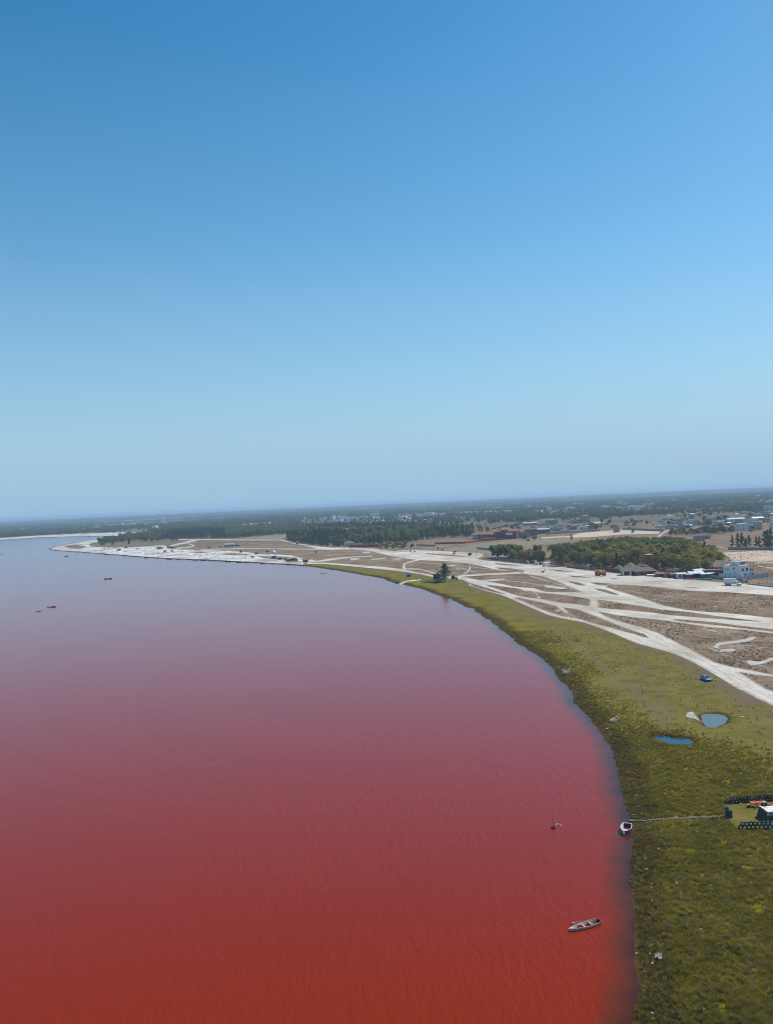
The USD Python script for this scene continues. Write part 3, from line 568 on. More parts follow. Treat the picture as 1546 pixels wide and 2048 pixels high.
fields = {
    'red_earth': ([[(829, 1086.5), (865, 1083.5), (933, 1080.3), (1010, 1077.7), (1000, 1080), (959, 1083.7), (920, 1087.5), (871, 1088.5)], [(698, 1095.5), (756, 1090), (758, 1097), (728, 1097.6)], [(726, 1098.3), (757, 1098), (768, 1106), (750, 1104)]], [(0.3, (0.24, 0.105, 0.075)), (0.7, (0.36, 0.19, 0.145))], .1),
    'sandy_field': ([[(1439, 1105), (1475, 1103.5), (1510, 1101), (1546, 1101.4), (1660, 1106), (1660, 1130), (1546, 1123), (1510, 1124), (1489.5, 1122), (1458, 1119), (1452, 1112)], [(1080, 1074.6), (1142, 1071.5), (1158, 1066), (1235, 1060), (1320, 1063), (1320, 1067.6), (1243, 1069), (1189, 1074), (1080, 1078)]], [(0.3, (0.50, 0.385, 0.28)), (0.7, (0.60, 0.49, 0.38))], .03),
    'stubble_field': ([[(880, 1100), (960, 1087.5), (1050, 1078.5), (1130, 1074), (1165, 1076), (1120, 1086), (1000, 1096), (985, 1110), (900, 1103.5)], [(470, 1077), (520, 1072.5), (580, 1067.5), (600, 1070), (560, 1078)]], [(0.3, (0.20, 0.165, 0.105)), (0.7, (0.30, 0.25, 0.175))], .06),
    'sand_path': ([[(1500, 1125.5), (1546, 1123.5), (1600, 1123), (1600, 1125.5), (1546, 1127), (1505, 1128)], [(1512, 1129), (1546, 1135), (1600, 1145), (1600, 1148), (1546, 1138), (1508, 1132)], [(1318, 1068), (1330, 1062), (1342, 1058), (1345, 1059), (1333, 1064), (1322, 1072), (1314, 1078), (1308, 1084), (1306, 1082), (1312, 1075)], [(952, 1096.5), (985, 1099.5), (1000, 1103), (1020, 1106), (985, 1101)]][:3], [(0.3, (0.46, 0.39, 0.32)), (0.7, (0.56, 0.50, 0.43))], .05),
    'pale_clearing': ([[(920, 1014), (938, 1012.5), (937, 1014), (921, 1015.5)], [(760, 1040), (800, 1037.5), (848, 1034.5), (845, 1036), (800, 1039.5), (770, 1042)], [(480, 1049), (520, 1046), (560, 1043.5), (560, 1045), (510, 1048.5)], [(1046, 1015), (1062, 1014), (1060, 1016), (1048, 1016.4)], [(1072, 1017.5), (1084, 1017), (1083, 1018.4)], [(1190, 1016.5), (1225, 1015.5), (1226, 1018), (1195, 1018.6)], [(1215, 1009.5), (1235, 1009), (1233, 1010.6)], [(1185, 1044), (1210, 1043), (1205, 1046), (1188, 1047)],
                       [(1278, 1007.3), (1290, 1006.8), (1288, 1008.5)], [(340, 1060), (362, 1057), (395, 1053.5), (372, 1058.5), (345, 1061.6)], [(0, 1054.5), (30, 1052), (28, 1053.6), (0, 1056)], [(820, 1043.5), (842, 1040.5), (836, 1043.2)], [(640, 1021.5), (680, 1019), (678, 1020.2), (642, 1022.6)], [(1330, 1031), (1345, 1030), (1342, 1032.3)], [(1498, 1033.5), (1520, 1031.5), (1515, 1035)], [(1510, 1045), (1535, 1047), (1520, 1050), (1505, 1048)], [(1450, 1053), (1460, 1052.4), (1456, 1054)]], [(0.3, (0.42, 0.36, 0.29)), (0.7, (0.54, 0.48, 0.40))], .01),
}
for k, (nm, (polys, ramp, sc)) in enumerate(fields.items()):
    mt = soil(nm, ramp, scale=sc, fine=.6)
    poly = unary_union([Polygon(GP(p)).buffer(0) for p in polys]).difference(sand_poly)
    sheet(nm, rough_poly(poly, 5, 2.5, .03, 3), ZL + .012 + .004 * k, mt, 3)

# ------------------------------------------------------------------ vegetation
def leaf_mat(name, dark, light, trans=0.34):
    return usdkit.material(stage, '/World/Looks/' + name, {
        'g': ('geometry', {}), 'o': ('noise_texture', {'scale': 0.14, 'detail': 2.0}), 'n': ('noise_texture', {'scale': 1.1, 'detail': 3.0, 'roughness': 0.7}), 'a': ('math', {'math_type': 'multiply_add', 'value2': 1.1, 'value3': -0.48}),
        's': ('math', {'math_type': 'multiply_add', 'value2': 0.95}),
        'r': ('rgb_ramp', {'ramp': [(0.0, dark), (0.55, tuple((d + l) / 2 for d, l in zip(dark, light))), (1.0, light)]}),
        'p': ('principled_bsdf', {'roughness': 0.6, 'specular_ior_level': 0.03}), 't': ('translucent_bsdf', {}), 'm': ('mix_closure', {'fac': trans})},
        [('g.position', 'n.vector'), ('g.position', 'o.vector'), ('n.fac', 'a.value1'), ('o.fac', 's.value1'), ('a.value', 's.value3'), ('s.value', 'r.fac'), ('r.color', 'p.base_color'), ('r.color', 't.color'),
         ('p.BSDF', 'm.closure1'), ('t.BSDF', 'm.closure2')], surface='m.closure')


LEAF = {'neem': leaf_mat('neem_leaves', (0.040, 0.052, 0.014), (0.33, 0.305, 0.085)), 'olive': leaf_mat('olive_leaves', (0.070, 0.070, 0.015), (0.56, 0.46, 0.11)),
        'casuarina': leaf_mat('casuarina_needles', (0.028, 0.042, 0.022), (0.17, 0.185, 0.080)), 'green': leaf_mat('fresh_leaves', (0.050, 0.075, 0.018), (0.26, 0.29, 0.080)),
        'dry': leaf_mat('dry_leaves', (0.075, 0.060, 0.032), (0.17, 0.14, 0.08)), 'grass': leaf_mat('grass_blades', (0.12, 0.098, 0.006), (0.42, 0.345, 0.055), .45),
        'sedge': leaf_mat('brown_sedge', (0.075, 0.050, 0.010), (0.26, 0.19, 0.055), .35),
        'straw': leaf_mat('straw_blades', (0.15, 0.118, 0.070), (0.34, 0.27, 0.17), .35)}
BARK = mat('bark', (0.11, 0.085, 0.065), .9, vary=.4, scale=4)


def quads(c, nrm, w, h, r):
    """Leaf-clump faces: centres, facing directions, widths, heights."""
    n = len(c)
    nrm = nrm / (np.linalg.norm(nrm, axis=1, keepdims=True) + 1e-9)
    t = np.cross(nrm, r.normal(size=(n, 3))); t /= np.linalg.norm(t, axis=1, keepdims=True) + 1e-9
    b = np.cross(nrm, t)
    w = np.broadcast_to(w, n)[:, None]; h = np.broadcast_to(h, n)[:, None]
    bend = nrm * w * .25
    v = np.stack([c - t * w - b * h * .4, c - b * h + bend, c + t * w - b * h * .3, c + t * w * .8 + b * h * .6, c + b * h + bend, c - t * w * .7 + b * h * .7], 1).reshape(-1, 3)
    k = np.arange(n)[:, None] * 6
    f = np.concatenate([k + [0, 1, 2], k + [0, 2, 3], k + [0, 3, 5], k + [3, 4, 5]], 1).reshape(-1, 3)
    return v, f


def crown(blobs, n, size, seed, up=.25):
    r = np.random.default_rng(seed)
    rad = np.array([b[1] for b in blobs], float); cen = np.array([b[0] for b in blobs], float)
    p = (rad.prod(1)) ** (2 / 3); k = r.choice(len(blobs), n, p=p / p.sum())
    d = r.normal(size=(n, 3)); d /= np.linalg.norm(d, axis=1, keepdims=True)
    d[:, 2] = np.where(d[:, 2] < -.5, -d[:, 2], d[:, 2])
    rr = 1 - .5 * r.random(n) ** 1.8
    c = cen[k] + d * rad[k] * rr[:, None]
    c += (meshkit.noise(c * .9, seed) - .5)[:, None] * d * .8
    nrm = d + r.normal(size=(n, 3)) * .55 + [0, 0, up]
    s = size * (.55 + .9 * r.random(n))
    return quads(c, nrm, s, s * (.7 + .6 * r.random(n)), r)


def limbs(mb, base_r, h, blobs, seed):
    r = np.random.default_rng(seed)
    lean = r.normal(size=2) * .03 * h
    top = np.array([lean[0], lean[1], h])
    mid = np.array([lean[0] * .3, lean[1] * .3, h * .5])
    mb.tube((0, 0, -.15), mid, base_r, base_r * .72, 7).tube(mid, top, base_r * .72, base_r * .35, 6)
    for c, rad in blobs[:6]:
        a = mid + (top - mid) * r.uniform(.2, .9)
        mb.tube(a, np.asarray(c) - [0, 0, rad[2] * .2], base_r * .34, base_r * .1, 5, cap=False)


def broad_maker(seed, H, W, leaf, n=760, size=.44):
    def make(t):
        r = np.random.default_rng(seed)
        blobs = [((0, 0, H * .68), (W * .30, W * .30, H * .26))]
        for i in range(12):
            a = r.uniform(0, 2 * np.pi); q = r.uniform(.18, .42) * W; z = r.uniform(.16, .86) * H
            s = r.uniform(.15, .26) * W
            blobs.append(((math.cos(a) * q, math.sin(a) * q, z), (s, s, s * r.uniform(.6, .95))))
        mb = MB(); limbs(mb, .022 * H, H * .62, blobs[1:], seed); mb.build('trunk', BARK, t)
        MB().add(*crown(blobs, n, size, seed)).build('crown', LEAF[leaf], t)
    return make


def casuarina_maker(seed, H, W, n=760, size=.36, leaf='casuarina', slim=1.0, taper=.75):
    def make(t):
        r = np.random.default_rng(seed)
        mb = MB().tube((0, 0, -.15), (0, 0, H * .55), .02 * H, .013 * H, 6).tube((0, 0, H * .55), (.1, 0, H * .97), .013 * H, .002 * H, 5)
        for i in range(10):
            z = r.uniform(.18, .85) * H; a = r.uniform(0, 2 * np.pi); L = W * .5 * (1 - z / H * .75)
            mb.tube((0, 0, z), (math.cos(a) * L, math.sin(a) * L, z + L * .35), .045, .012, 4, cap=False)
        mb.build('trunk', BARK, t)
        # plumes of needles along rising boughs
        nb = 46; za = np.sort(r.uniform(.03, .97, nb)); ang = r.uniform(0, 2 * np.pi, nb); L = W * .5 * slim * (1.08 - za) ** taper * r.uniform(.65, 1.15, nb)
        k = r.integers(0, nb, n); u = r.random(n) ** .6
        c = np.column_stack([np.cos(ang[k]) * L[k] * u, np.sin(ang[k]) * L[k] * u, za[k] * H + L[k] * u * .45]) + r.normal(size=(n, 3)) * .22 * (W / 5)
        d = np.column_stack([np.cos(ang[k]), np.sin(ang[k]), np.full(n, .3)]) + r.normal(size=(n, 3)) * .7
        s = size * (.6 + .8 * r.random(n))
        MB().add(*quads(c, d, s * .6, s * 1.3, r)).build('crown', LEAF[leaf], t)
    return make


def bush_maker(seed, H, W, leaf, n=220, size=.24):
    def make(t):
        r = np.random.default_rng(seed); blobs = [((r.uniform(-.3, .3) * W, r.uniform(-.3, .3) * W, H * r.uniform(.35, .6)), (W * .26, W * .26, H * .42)) for _ in range(5)]
        mb = MB()
        for b in blobs: mb.tube((0, 0, -.1), np.asarray(b[0]), .06, .02, 4, cap=False)
        mb.build('stem', BARK, t); MB().add(*crown(blobs, n, size, seed)).build('crown', LEAF[leaf], t)
    return make


def umbrella_maker(seed, H, W, leaf):
    def make(t):
        r = np.random.default_rng(seed); blobs = [((r.uniform(-.32, .32) * W, r.uniform(-.32, .32) * W, H * r.uniform(.76, .88)), (W * .26, W * .26, H * .10)) for _ in range(7)]
        mb = MB(); limbs(mb, .028 * H, H * .7, blobs, seed); mb.build('trunk', BARK, t); MB().add(*crown(blobs, 260, .42, seed)).build('crown', LEAF[leaf], t)
    return make


TREES = {
    'neem': [Kind('broadleaf_tree', 'tree', broad_maker(11 + i, 12.5, 10.5 + i, 'neem')) for i in range(3)],
    'olive': [Kind('broadleaf_tree', 'tree', broad_maker(31 + i, 11.5, 10 + i, 'olive')) for i in range(3)],
    'green': [Kind('broadleaf_tree', 'tree', broad_maker(51 + i, 10.5, 9.5 + i, 'green')) for i in range(2)],
    'casuarina': [Kind('casuarina_tree', 'tree', casuarina_maker(71 + i, 14, 6.2 + .5 * i)) for i in range(3)],
    'bush': [Kind('bush', 'bush', bush_maker(91 + i, 2.4, 3.4, ['green', 'neem'][i])) for i in range(2)],
    'umbrella': [Kind('umbrella_tree', 'tree', umbrella_maker(101, 8, 9, 'neem'))],
}
KIND_WORDS = {'neem': 'dark green tree', 'olive': 'yellowish olive tree', 'green': 'fresh green tree', 'casuarina': 'dark feathery tree', 'bush': 'low rounded green bush', 'umbrella': 'flat-topped umbrella tree'}
tr = random.Random(5)


def ordinal(n):
    ones = 'zeroth first second third fourth fifth sixth seventh eighth ninth tenth eleventh twelfth thirteenth fourteenth fifteenth sixteenth seventeenth eighteenth nineteenth'.split()
    if n < 20: return ones[n]
    if n > 99: return 'hundredth' if n == 100 else f'hundred-{ordinal(n - 100)}'
    t, o_ = divmod(n, 10); tens = [None, None, 'twent', 'thirt', 'fort', 'fift', 'sixt', 'sevent', 'eight', 'ninet'][t]
    return tens + 'ieth' if o_ == 0 else tens + 'y-' + ones[o_]



def tree(kind, px, py, label, scale=1.0, group=None, pos=None):
    p = G(px, py) if pos is None else pos
    return TREES[kind][tr.randrange(len(TREES[kind]))].place(label, (p[0], p[1], ZL), tr.uniform(0, 6.28), (scale * tr.uniform(.9, 1.1),) * 2 + (scale * tr.uniform(.88, 1.14),), group)


def poisson(poly, dist, seed, limit=100000):
    r = np.random.default_rng(seed); x0, y0, x1, y1 = poly.bounds
    n = min(int((x1 - x0) * (y1 - y0) / (dist * dist) * 4), 400000)
    p = np.column_stack([r.uniform(x0, x1, n), r.uniform(y0, y1, n)]); p = p[shapely.contains_xy(poly, p[:, 0], p[:, 1])]
    cell, out = {}, []
    for q in p:
        i, j = int(q[0] // dist), int(q[1] // dist)
        if all((q[0] - w[0]) ** 2 + (q[1] - w[1]) ** 2 > dist * dist for a in (-1, 0, 1) for b in (-1, 0, 1) for w in cell.get((i + a, j + b), ())):
            cell.setdefault((i, j), []).append(q); out.append(q)
            if len(out) >= limit: break
    return np.array(out)


def to_px(p):
    d = np.column_stack([p[:, 0], p[:, 1], np.full(len(p), ZL - CAM_H)])
    w = d @ fwd
    return PW / 2 + FPX * (d @ RIGHT) / w, PH / 2 - FPX * (d @ UP) / w


forest_pts = []      # (x, y, kind, scale) of trees that only read as a mass

# walled grove beside the sandy road
front3 = [(984, 1117), (1020, 1121), (1057, 1125.5), (1100, 1129.5), (1135, 1133), (1190, 1137.5), (1225, 1139.5), (1262, 1139), (1300, 1137), (1340, 1141), (1375, 1146), (1405, 1147), (1425, 1143)]
grove3 = Polygon(GP(front3 + [(1430, 1130), (1405, 1111), (1345, 1097), (1300, 1099), (1250, 1096), (1190, 1103), (1120, 1113), (1060, 1118), (1000, 1112.5)])).buffer(0)
gap3 = Polygon(GP([(1085, 1134), (1109, 1135), (1113, 1094), (1093, 1094)])).buffer(0)
keep_out = Polygon(GP([(1290, 1128), (1326, 1128), (1330, 1145), (1286, 1142)])).buffer(0)
pts = poisson(grove3.difference(keep_out).difference(gap3), 7.3, 3)
fl3 = LineString(GP(front3)); X, Y = to_px(pts); dfront = shapely.distance(fl3, shapely.points(pts))
order = np.argsort(np.hypot(pts[:, 0], pts[:, 1]))
row3 = np.digitize(dfront, [9, 20, 40]); zone3 = np.digitize(X, [1065, 1120, 1175, 1225, 1275, 1325, 1385])
row_words = ['front row ', 'second row ', 'middle rows ', 'back rows ']
place3 = ['of the walled grove, left end', 'of the walled grove, behind the bus', 'of the grove, left of the orange truck', 'of the grove, behind the orange truck', 'behind the thatched huts', 'behind the red tower house', 'behind the tin-roofed stalls', 'of the grove, right end']
for k in order[:150]:
    x = X[k]; kind = 'olive' if x > 1225 and tr.random() < .75 else tr.choices(['neem', 'olive', 'casuarina'], [.58, .3, .12])[0]
    nth = sorted(X[[q for q in order[:150] if row3[q] == row3[k] and zone3[q] == zone3[k]]]).index(x) + 1
    tree(kind, 0, 0, f'{KIND_WORDS[kind]}, {row_words[row3[k]]}{place3[zone3[k]]}, {ordinal(nth)} from left', tr.uniform(.68, 1.18) * (.80 if x < 1060 else 1), 'trees of the walled grove', (pts[k, 0], pts[k, 1]))
forest_pts += [(pts[k, 0], pts[k, 1], 'neem', 1.0) for k in order[150:]]

# the long casuarina wood behind the plain, and the wood to its left
front2 = [(575, 1082), (600, 1087), (640, 1093), (680, 1095), (700, 1091.5), (752, 1089), (829, 1083), (866, 1077.5), (925, 1074.5), (945, 1074)]
wood2 = Polygon(GP(front2 + [(948, 1064), (900, 1059), (850, 1057.5), (780, 1056), (700, 1056), (640, 1057), (596, 1062), (580, 1072)])).buffer(0)
gap2 = unary_union([Polygon(GP([(588, 1066), (625, 1066), (628, 1078), (588, 1076)])).buffer(0), Polygon(GP([(676, 1078), (700, 1078), (706, 1092), (690, 1092)])).buffer(0)])
pts = poisson(wood2.difference(gap2), 8.0, 4); df = shapely.distance(LineString(GP(front2)), shapely.points(pts)); X, Y = to_px(pts)
o = np.argsort(df); rank2 = {k: i + 1 for i, k in enumerate(sorted(o[:58], key=lambda k: X[k]))}
for k in o[:58]:
    kind = 'casuarina' if tr.random() < .75 else 'neem'
    zone = 'left part' if X[k] < 690 else 'middle' if X[k] < 810 else 'right end, near the brick resort'
    tree(kind, 0, 0, f'{KIND_WORDS[kind]} at the front edge of the long wood, {ordinal(rank2[k])} from left', tr.uniform(.85, 1.1), 'front trees of the long casuarina wood', (pts[k, 0], pts[k, 1]))
nz = fbm2(pts, .008, 3, 5)
nq = fbm2(pts, .03, 3, 15)
forest_pts += [(pts[k, 0], pts[k, 1], 'casuarina' if nz[k] < .50 else 'green' if nz[k] > .56 else 'neem', tr.uniform(.6, 1.15)) for k in o[58:] if nq[k] > .43]
front1 = [(326, 1080), (350, 1077.6), (459, 1076.6), (515, 1072.5), (578, 1067.5)]
wood1 = Polygon(GP(front1 + [(590, 1058), (520, 1058), (470, 1061), (400, 1063), (340, 1068)])).buffer(0)
pts = poisson(wood1, 9.0, 6); df = shapely.distance(LineString(GP(front1)), shapely.points(pts)); X, Y = to_px(pts); o = np.argsort(df)
for k in o[:26]:
    kind = 'casuarina' if X[k] < 455 else 'green'
    tree(kind, 0, 0, f'{KIND_WORDS[kind]} at the front edge of the far left wood, {ordinal(sorted(X[o[:26]]).index(X[k]) + 1)} from left', tr.uniform(.85, 1.1), 'front trees of the far left wood', (pts[k, 0], pts[k, 1]))
forest_pts += [(pts[k, 0], pts[k, 1], 'casuarina' if X[k] < 450 else 'green', tr.uniform(.6, 1.15)) for k in o[26:] if fbm2(pts[k:k + 1], .03, 3, 17)[0] > .42]

# hedgerows and single trees
for i, (x, y) in enumerate([(1341 + 5.8 * j + tr.uniform(-2, 2), 1070.5 - .045 * 5.8 * j * .9 + tr.uniform(-2, 1.5)) for j in range(22)]):
    k = tr.choice(['neem', 'green', 'neem']); tree(k, x, y, f'{KIND_WORDS[k]} in the row below the far village, {ordinal(i + 1)} from left', tr.uniform(.55, .8), 'tree row below the far village')
for i, (x, y) in enumerate([(1466 + 7.5 * j + tr.uniform(-6, 6), 1099 - .5 * j + tr.uniform(-5, 2)) for j in range(14)]):
    tree('casuarina', x, y, f'dark feathery casuarina in the row behind the sandy field, {ordinal(i + 1)} from left', tr.uniform(.5, 1.15), 'casuarina row behind the sandy field')
for i, (x, y) in enumerate([(760, 1097), (766, 1094), (773, 1098), (780, 1095), (787, 1098), (793, 1095), (799, 1098), (806, 1097), (811, 1095)]):
    tree('neem', x, y, f'small dark tree in the clump beside the red earth wall, {ordinal(i + 1)} from left', tr.uniform(.5, .62), 'clump of small trees by the red earth wall')
tree('green', 824, 1095.5, 'small pale green tree right of the clump at the red earth wall', .5)
for x, y, lab, k, s in [(1049, 1080, 'dark tree in front of the red compound, left of a pair', 'neem', .75), (1069, 1081, 'dark tree in front of the red compound, right of a pair', 'neem', .78), (1056, 1083, 'low bush between the two trees before the red compound', 'bush', 1.3),
                        (909, 1109.5, 'small dark tree on the sandy loop road by a pole', 'neem', .32), (938, 1112.5, 'low wide bush on the sandy loop road', 'bush', 1.3), (822, 1104, 'small bush at the left end of the sandy loop', 'bush', .8), (830, 1104.5, 'second small bush at the left end of the sandy loop', 'bush', .7),
                        (876, 1099, 'small round bush beyond the loop road, left of a pair', 'bush', .9), (886, 1100.5, 'small round bush beyond the loop road, right of a pair', 'bush', .8),
                        (1143, 1080, 'slim dark tree alone on the sandy field edge', 'casuarina', .6), (632, 1109.5, 'flat-topped bush alone on the pale plain', 'umbrella', .5), (594, 1089.5, 'small bush beside the far bend of the white road', 'bush', 1.2),
                        (1266, 1066, 'small tree alone on the pale sand beyond the grove', 'green', .4), (1213, 1031, 'tall tree standing alone before the far village plain', 'umbrella', 1.1), (1224, 1032, 'leafy tree standing beside the tall lone tree of the plain', 'umbrella', 1.0),
                        (1305, 1033, 'tall dark tree on the plain, left of three', 'umbrella', 1.2), (1318, 1028, 'dark tree on the plain, middle of three', 'umbrella', 1.3), (1270, 1052, 'tall umbrella tree by the left end of the far village', 'umbrella', 1.2), (1480, 1128, 'leafless grey thicket behind the white villa', 'bush', 1.6),
                        (1342, 1034, 'round dark tree on the plain beyond the far village', 'umbrella', 1.0), (1366, 1033, 'round tree on the plain right of the dark one', 'umbrella', .9), (1390, 1033.5, 'grey wide tree on the plain behind the far village', 'umbrella', 1.3)]:
    tree(k, x, y, lab, s)
VT = [1142, 1150, 1160, 1128, 1136, 1193, 1184, 1200, 1212, 1222, 1240, 1252, 1411, 1416, 1440, 1452, 1428, 1504, 1000, 1012, 1024, 1035, 988, 960, 975]
for i, (x, y) in enumerate([(1142, 1051), (1150, 1052), (1160, 1050), (1128, 1042), (1136, 1041), (1193, 1060), (1184, 1058), (1200, 1040), (1212, 1039), (1222, 1038), (1240, 1036.5), (1252, 1053), (1411, 1047), (1416, 1050), (1440, 1043), (1452, 1041), (1428, 1060), (1504, 1066), (1000, 1063), (1012, 1062), (1024, 1061), (1035, 1060), (988, 1064), (960, 1064), (975, 1064)]):
    k = tr.choice(['neem', 'green'])
    tree(k, x, y, f'{KIND_WORDS[k]} {"behind the brick resort" if x < 1040 else "among the houses left of the far village" if x < 1300 else "among the houses of the far village"}, {ordinal(sorted(q for q in VT if (q < 1040, q < 1300) == (x < 1040, x < 1300)).index(x) + 1)} from left', tr.uniform(.6, .95), 'trees among far houses')

# lone casuarina on the bank
lone = Kind('casuarina_tree', 'tree', casuarina_maker(200, 12.0, 12.0, 1700, .27, slim=1.1, taper=1.15))
p = G(890, 1164); lone.place('lone big dark casuarina on the grassy bank beside the track', (p[0], p[1], .5))
sh = Kind('bush', 'bush', bush_maker(210, 2.6, 3.0, 'casuarina', 260, .22))
for x, y, s, lab in [(876, 1163, 2.0, 'dark shrub at the left foot of the lone casuarina'), (906, 1160.5, 1.15, 'upright dark shrub just right of the lone casuarina'), (914, 1160, .7, 'small low shrub right of the upright shrub on the bank')]:
    p = G(x, y); sh.place(lab, (p[0], p[1], .5), x, (s, s, s * 1.05))
p = G(866, 1164)
hm = trimesh.creation.icosphere(4, 1.0); hv = hm.vertices * [7.5, 4.5, 1.9]; hv[:, 2] *= np.where(hv[:, 2] < 0, .2, 1); hv += (meshkit.fbm(hv * .8, 4, 3) - .5)[:, None] * 1.3
MB().add(hv + [p[0], p[1], .5], hm.faces).build('grass_mound', usdkit.material(stage, '/World/Looks/mound_grass', {'g': ('geometry', {}), 'n': ('noise_texture', {'scale': .9, 'detail': 5.0}), 'r': ('rgb_ramp', {'ramp': [(.3, (.045, .048, .012)), (.7, (.13, .12, .035))]}), 'p': ('principled_bsdf', {'roughness': .9})}, [('g.position', 'n.vector'), ('n.fac', 'r.fac'), ('r.color', 'p.base_color')], surface='p.BSDF'), smooth=True, kind='structure')


def instancer(name, protos, pts, idx, scales, rots, **custom):
    pi = UsdGeom.PointInstancer.Define(stage, '/World/' + name)
    UsdGeom.Scope.Define(stage, f'/World/{name}/protos')
    rel = pi.CreatePrototypesRel()
    for i, (mesh_, m) in enumerate(protos):
        mp = usdkit.mesh(stage, f'/World/{name}/protos/proto_{i}', mesh_, m); rel.AddTarget(mp.GetPath())
    pi.CreatePositionsAttr(Vt.Vec3fArray.FromNumpy(np.asarray(pts, np.float32))); pi.CreateProtoIndicesAttr(Vt.IntArray.FromNumpy(np.asarray(idx, np.int32)))
    sc = np.asarray(scales, np.float32); sc = np.repeat(sc[:, None], 3, 1) if sc.ndim == 1 else sc
    pi.CreateScalesAttr(Vt.Vec3fArray.FromNumpy(sc))
    q = np.zeros((len(pts), 4), np.float32); q[:, 0] = np.cos(np.asarray(rots) / 2); q[:, 3] = np.sin(np.asarray(rots) / 2)
    pi.CreateOrientationsAttr(Vt.QuathArray([Gf.Quath(float(a), 0, 0, float(d)) for a, _, _, d in q]))
    setd(pi.GetPrim(), kind='stuff', **custom)


def low_tree(seed, H, W, kind, n, size):
    r = np.random.default_rng(seed)
    if kind == 'c':
        za = r.uniform(.08, 1, n); ang = r.uniform(0, 6.28, n); L = W * .5 * (1.05 - za) ** .7 * r.random(n) ** .5
        c = np.column_stack([np.cos(ang) * L, np.sin(ang) * L, za * H]); d = np.column_stack([np.cos(ang), np.sin(ang), np.full(n, .4)]) + r.normal(size=(n, 3)) * .6
        return quads(c, d, size * .7, size * 1.5, r)
    blobs = [((r.uniform(-.28, .28) * W, r.uniform(-.28, .28) * W, H * r.uniform(.2, .75)), (W * .28, W * .28, H * .26)) for _ in range(6)]
    return crown(blobs, n, size, seed)


fr = np.random.default_rng(77)
pl = [(low_tree(301, 13.5, 6.5, 'c', 150, .8), LEAF['casuarina']), (low_tree(302, 11.5, 10, 'b', 150, 1.0), LEAF['neem']), (low_tree(303, 10.5, 10, 'b', 150, 1.0), LEAF['green']), (low_tree(304, 5.5, 8, 'b', 90, .9), LEAF['neem'])]
kk = {'casuarina': 0, 'neem': 1, 'green': 2, 'low': 3}
# scattered and massed trees of the far plain, thicker in belts
n = 300000
dist = 1500 * (9500 / 1500) ** fr.random(n); ang = fr.uniform(-.50, .50, n)
q = np.column_stack([np.sin(ang) * dist, np.cos(ang) * dist])
cl = fbm2(q * [1, .8], .0016, 4, 61); fine = fbm2(q, .012, 3, 67)
belt = smoothstep(2600, 3600, q[:, 1]) * .13
prob = smoothstep(.52, .66, cl + belt + (fine - .5) * .45) * .85 + .02
prob *= smoothstep(1500, 1900, dist)
okp = (fr.random(n) < prob) & ~shapely.contains_xy(lake.buffer(20), q[:, 0], q[:, 1])
Xq, Yq = to_px(q)
clear = unary_union([wood1, wood2, Polygon(GP([(1080, 1075), (1080, 1040), (1300, 1030), (1560, 1022), (1560, 1068), (1300, 1072)])).buffer(0), beach.buffer(10)])
okp &= ~shapely.contains_xy(clear, q[:, 0], q[:, 1])
q, dq = q[okp], dist[okp]
q = q[:52000]; dq = dq[:52000]
vill = Polygon(GP([(1080, 1052), (1100, 1040), (1300, 1028), (1560, 1020), (1560, 1060), (1300, 1060)])).buffer(0)
qv = poisson(vill, 30, 8)
nv = fbm2(qv, .01, 3, 71); qv = qv[nv > .47]
allp = np.vstack([np.array([(a, b) for a, b, _, _ in forest_pts]), q, qv])
idx = np.concatenate([[kk[c] for _, _, c, _ in forest_pts], fr.choice([1, 2, 3, 0], len(q), p=[.42, .2, .3, .08]), fr.choice([1, 3], len(qv))])
scl = np.concatenate([[d for _, _, _, d in forest_pts], fr.uniform(.55, 1.0, len(q)), fr.uniform(.35, .8, len(qv))])
instancer('distant_wood', pl, np.column_stack([allp, np.full(len(allp), ZL)]), idx, scl, fr.uniform(0, 6.28, len(allp)), label='dark green woods and scattered trees of the far plain', category='woodland')
# beyond nine kilometres only whole groves can be made out
n = 9000; dist = 9000 * (24000 / 9000) ** fr.random(n); ang = fr.uniform(-.5, .5, n); q = np.column_stack([np.sin(ang) * dist, np.cos(ang) * dist])
q = q[fbm2(q, .0007, 3, 81) > .44]
instancer('distant_grove', [(low_tree(311, 14, 120, 'b', 260, 7), LEAF['neem']), (low_tree(312, 12, 90, 'b', 200, 6), LEAF['green'])], np.column_stack([q, np.full(len(q), ZL)]), fr.integers(0, 2, len(q)), fr.uniform(.7, 1.2, len(q)), fr.uniform(0, 6.28, len(q)), label='blue-green groves along the horizon', category='woodland')


def tuft(seed, n, h, spread, w):
    r = np.random.default_rng(seed); v, f = [], []
    for i in range(n):
        a = r.uniform(0, 6.28); b = r.uniform(0, 6.28); rad = spread * r.random() ** .5
        p0 = np.array([math.cos(a) * rad, math.sin(a) * rad, -.03]); t = np.array([-math.sin(b), math.cos(b), 0]) * w; o_ = np.array([math.cos(b), math.sin(b), 0])
        hh = h * r.uniform(.55, 1.1); k = len(v)
        v += [p0 - t, p0 + t, p0 + o_ * hh * .25 + [0, 0, hh * .6] + t * .7, p0 + o_ * hh * .25 + [0, 0, hh * .6] - t * .7, p0 + o_ * hh * .75 + [0, 0, hh]]
        f += [[k, k + 1, k + 2], [k, k + 2, k + 3], [k + 3, k + 2, k + 4]]
    return np.array(v), np.array(f)


def scatter(y0, y1, n, seed):
    r = np.random.default_rng(seed); y = y0 + (y1 - y0) * r.random(n) ** 1.15; x = r.uniform(-.3, .55, n) * y + 42 * r.random(n)
    p = np.column_stack([x, y]); return p[shapely.contains_xy(bank, p[:, 0], p[:, 1])]


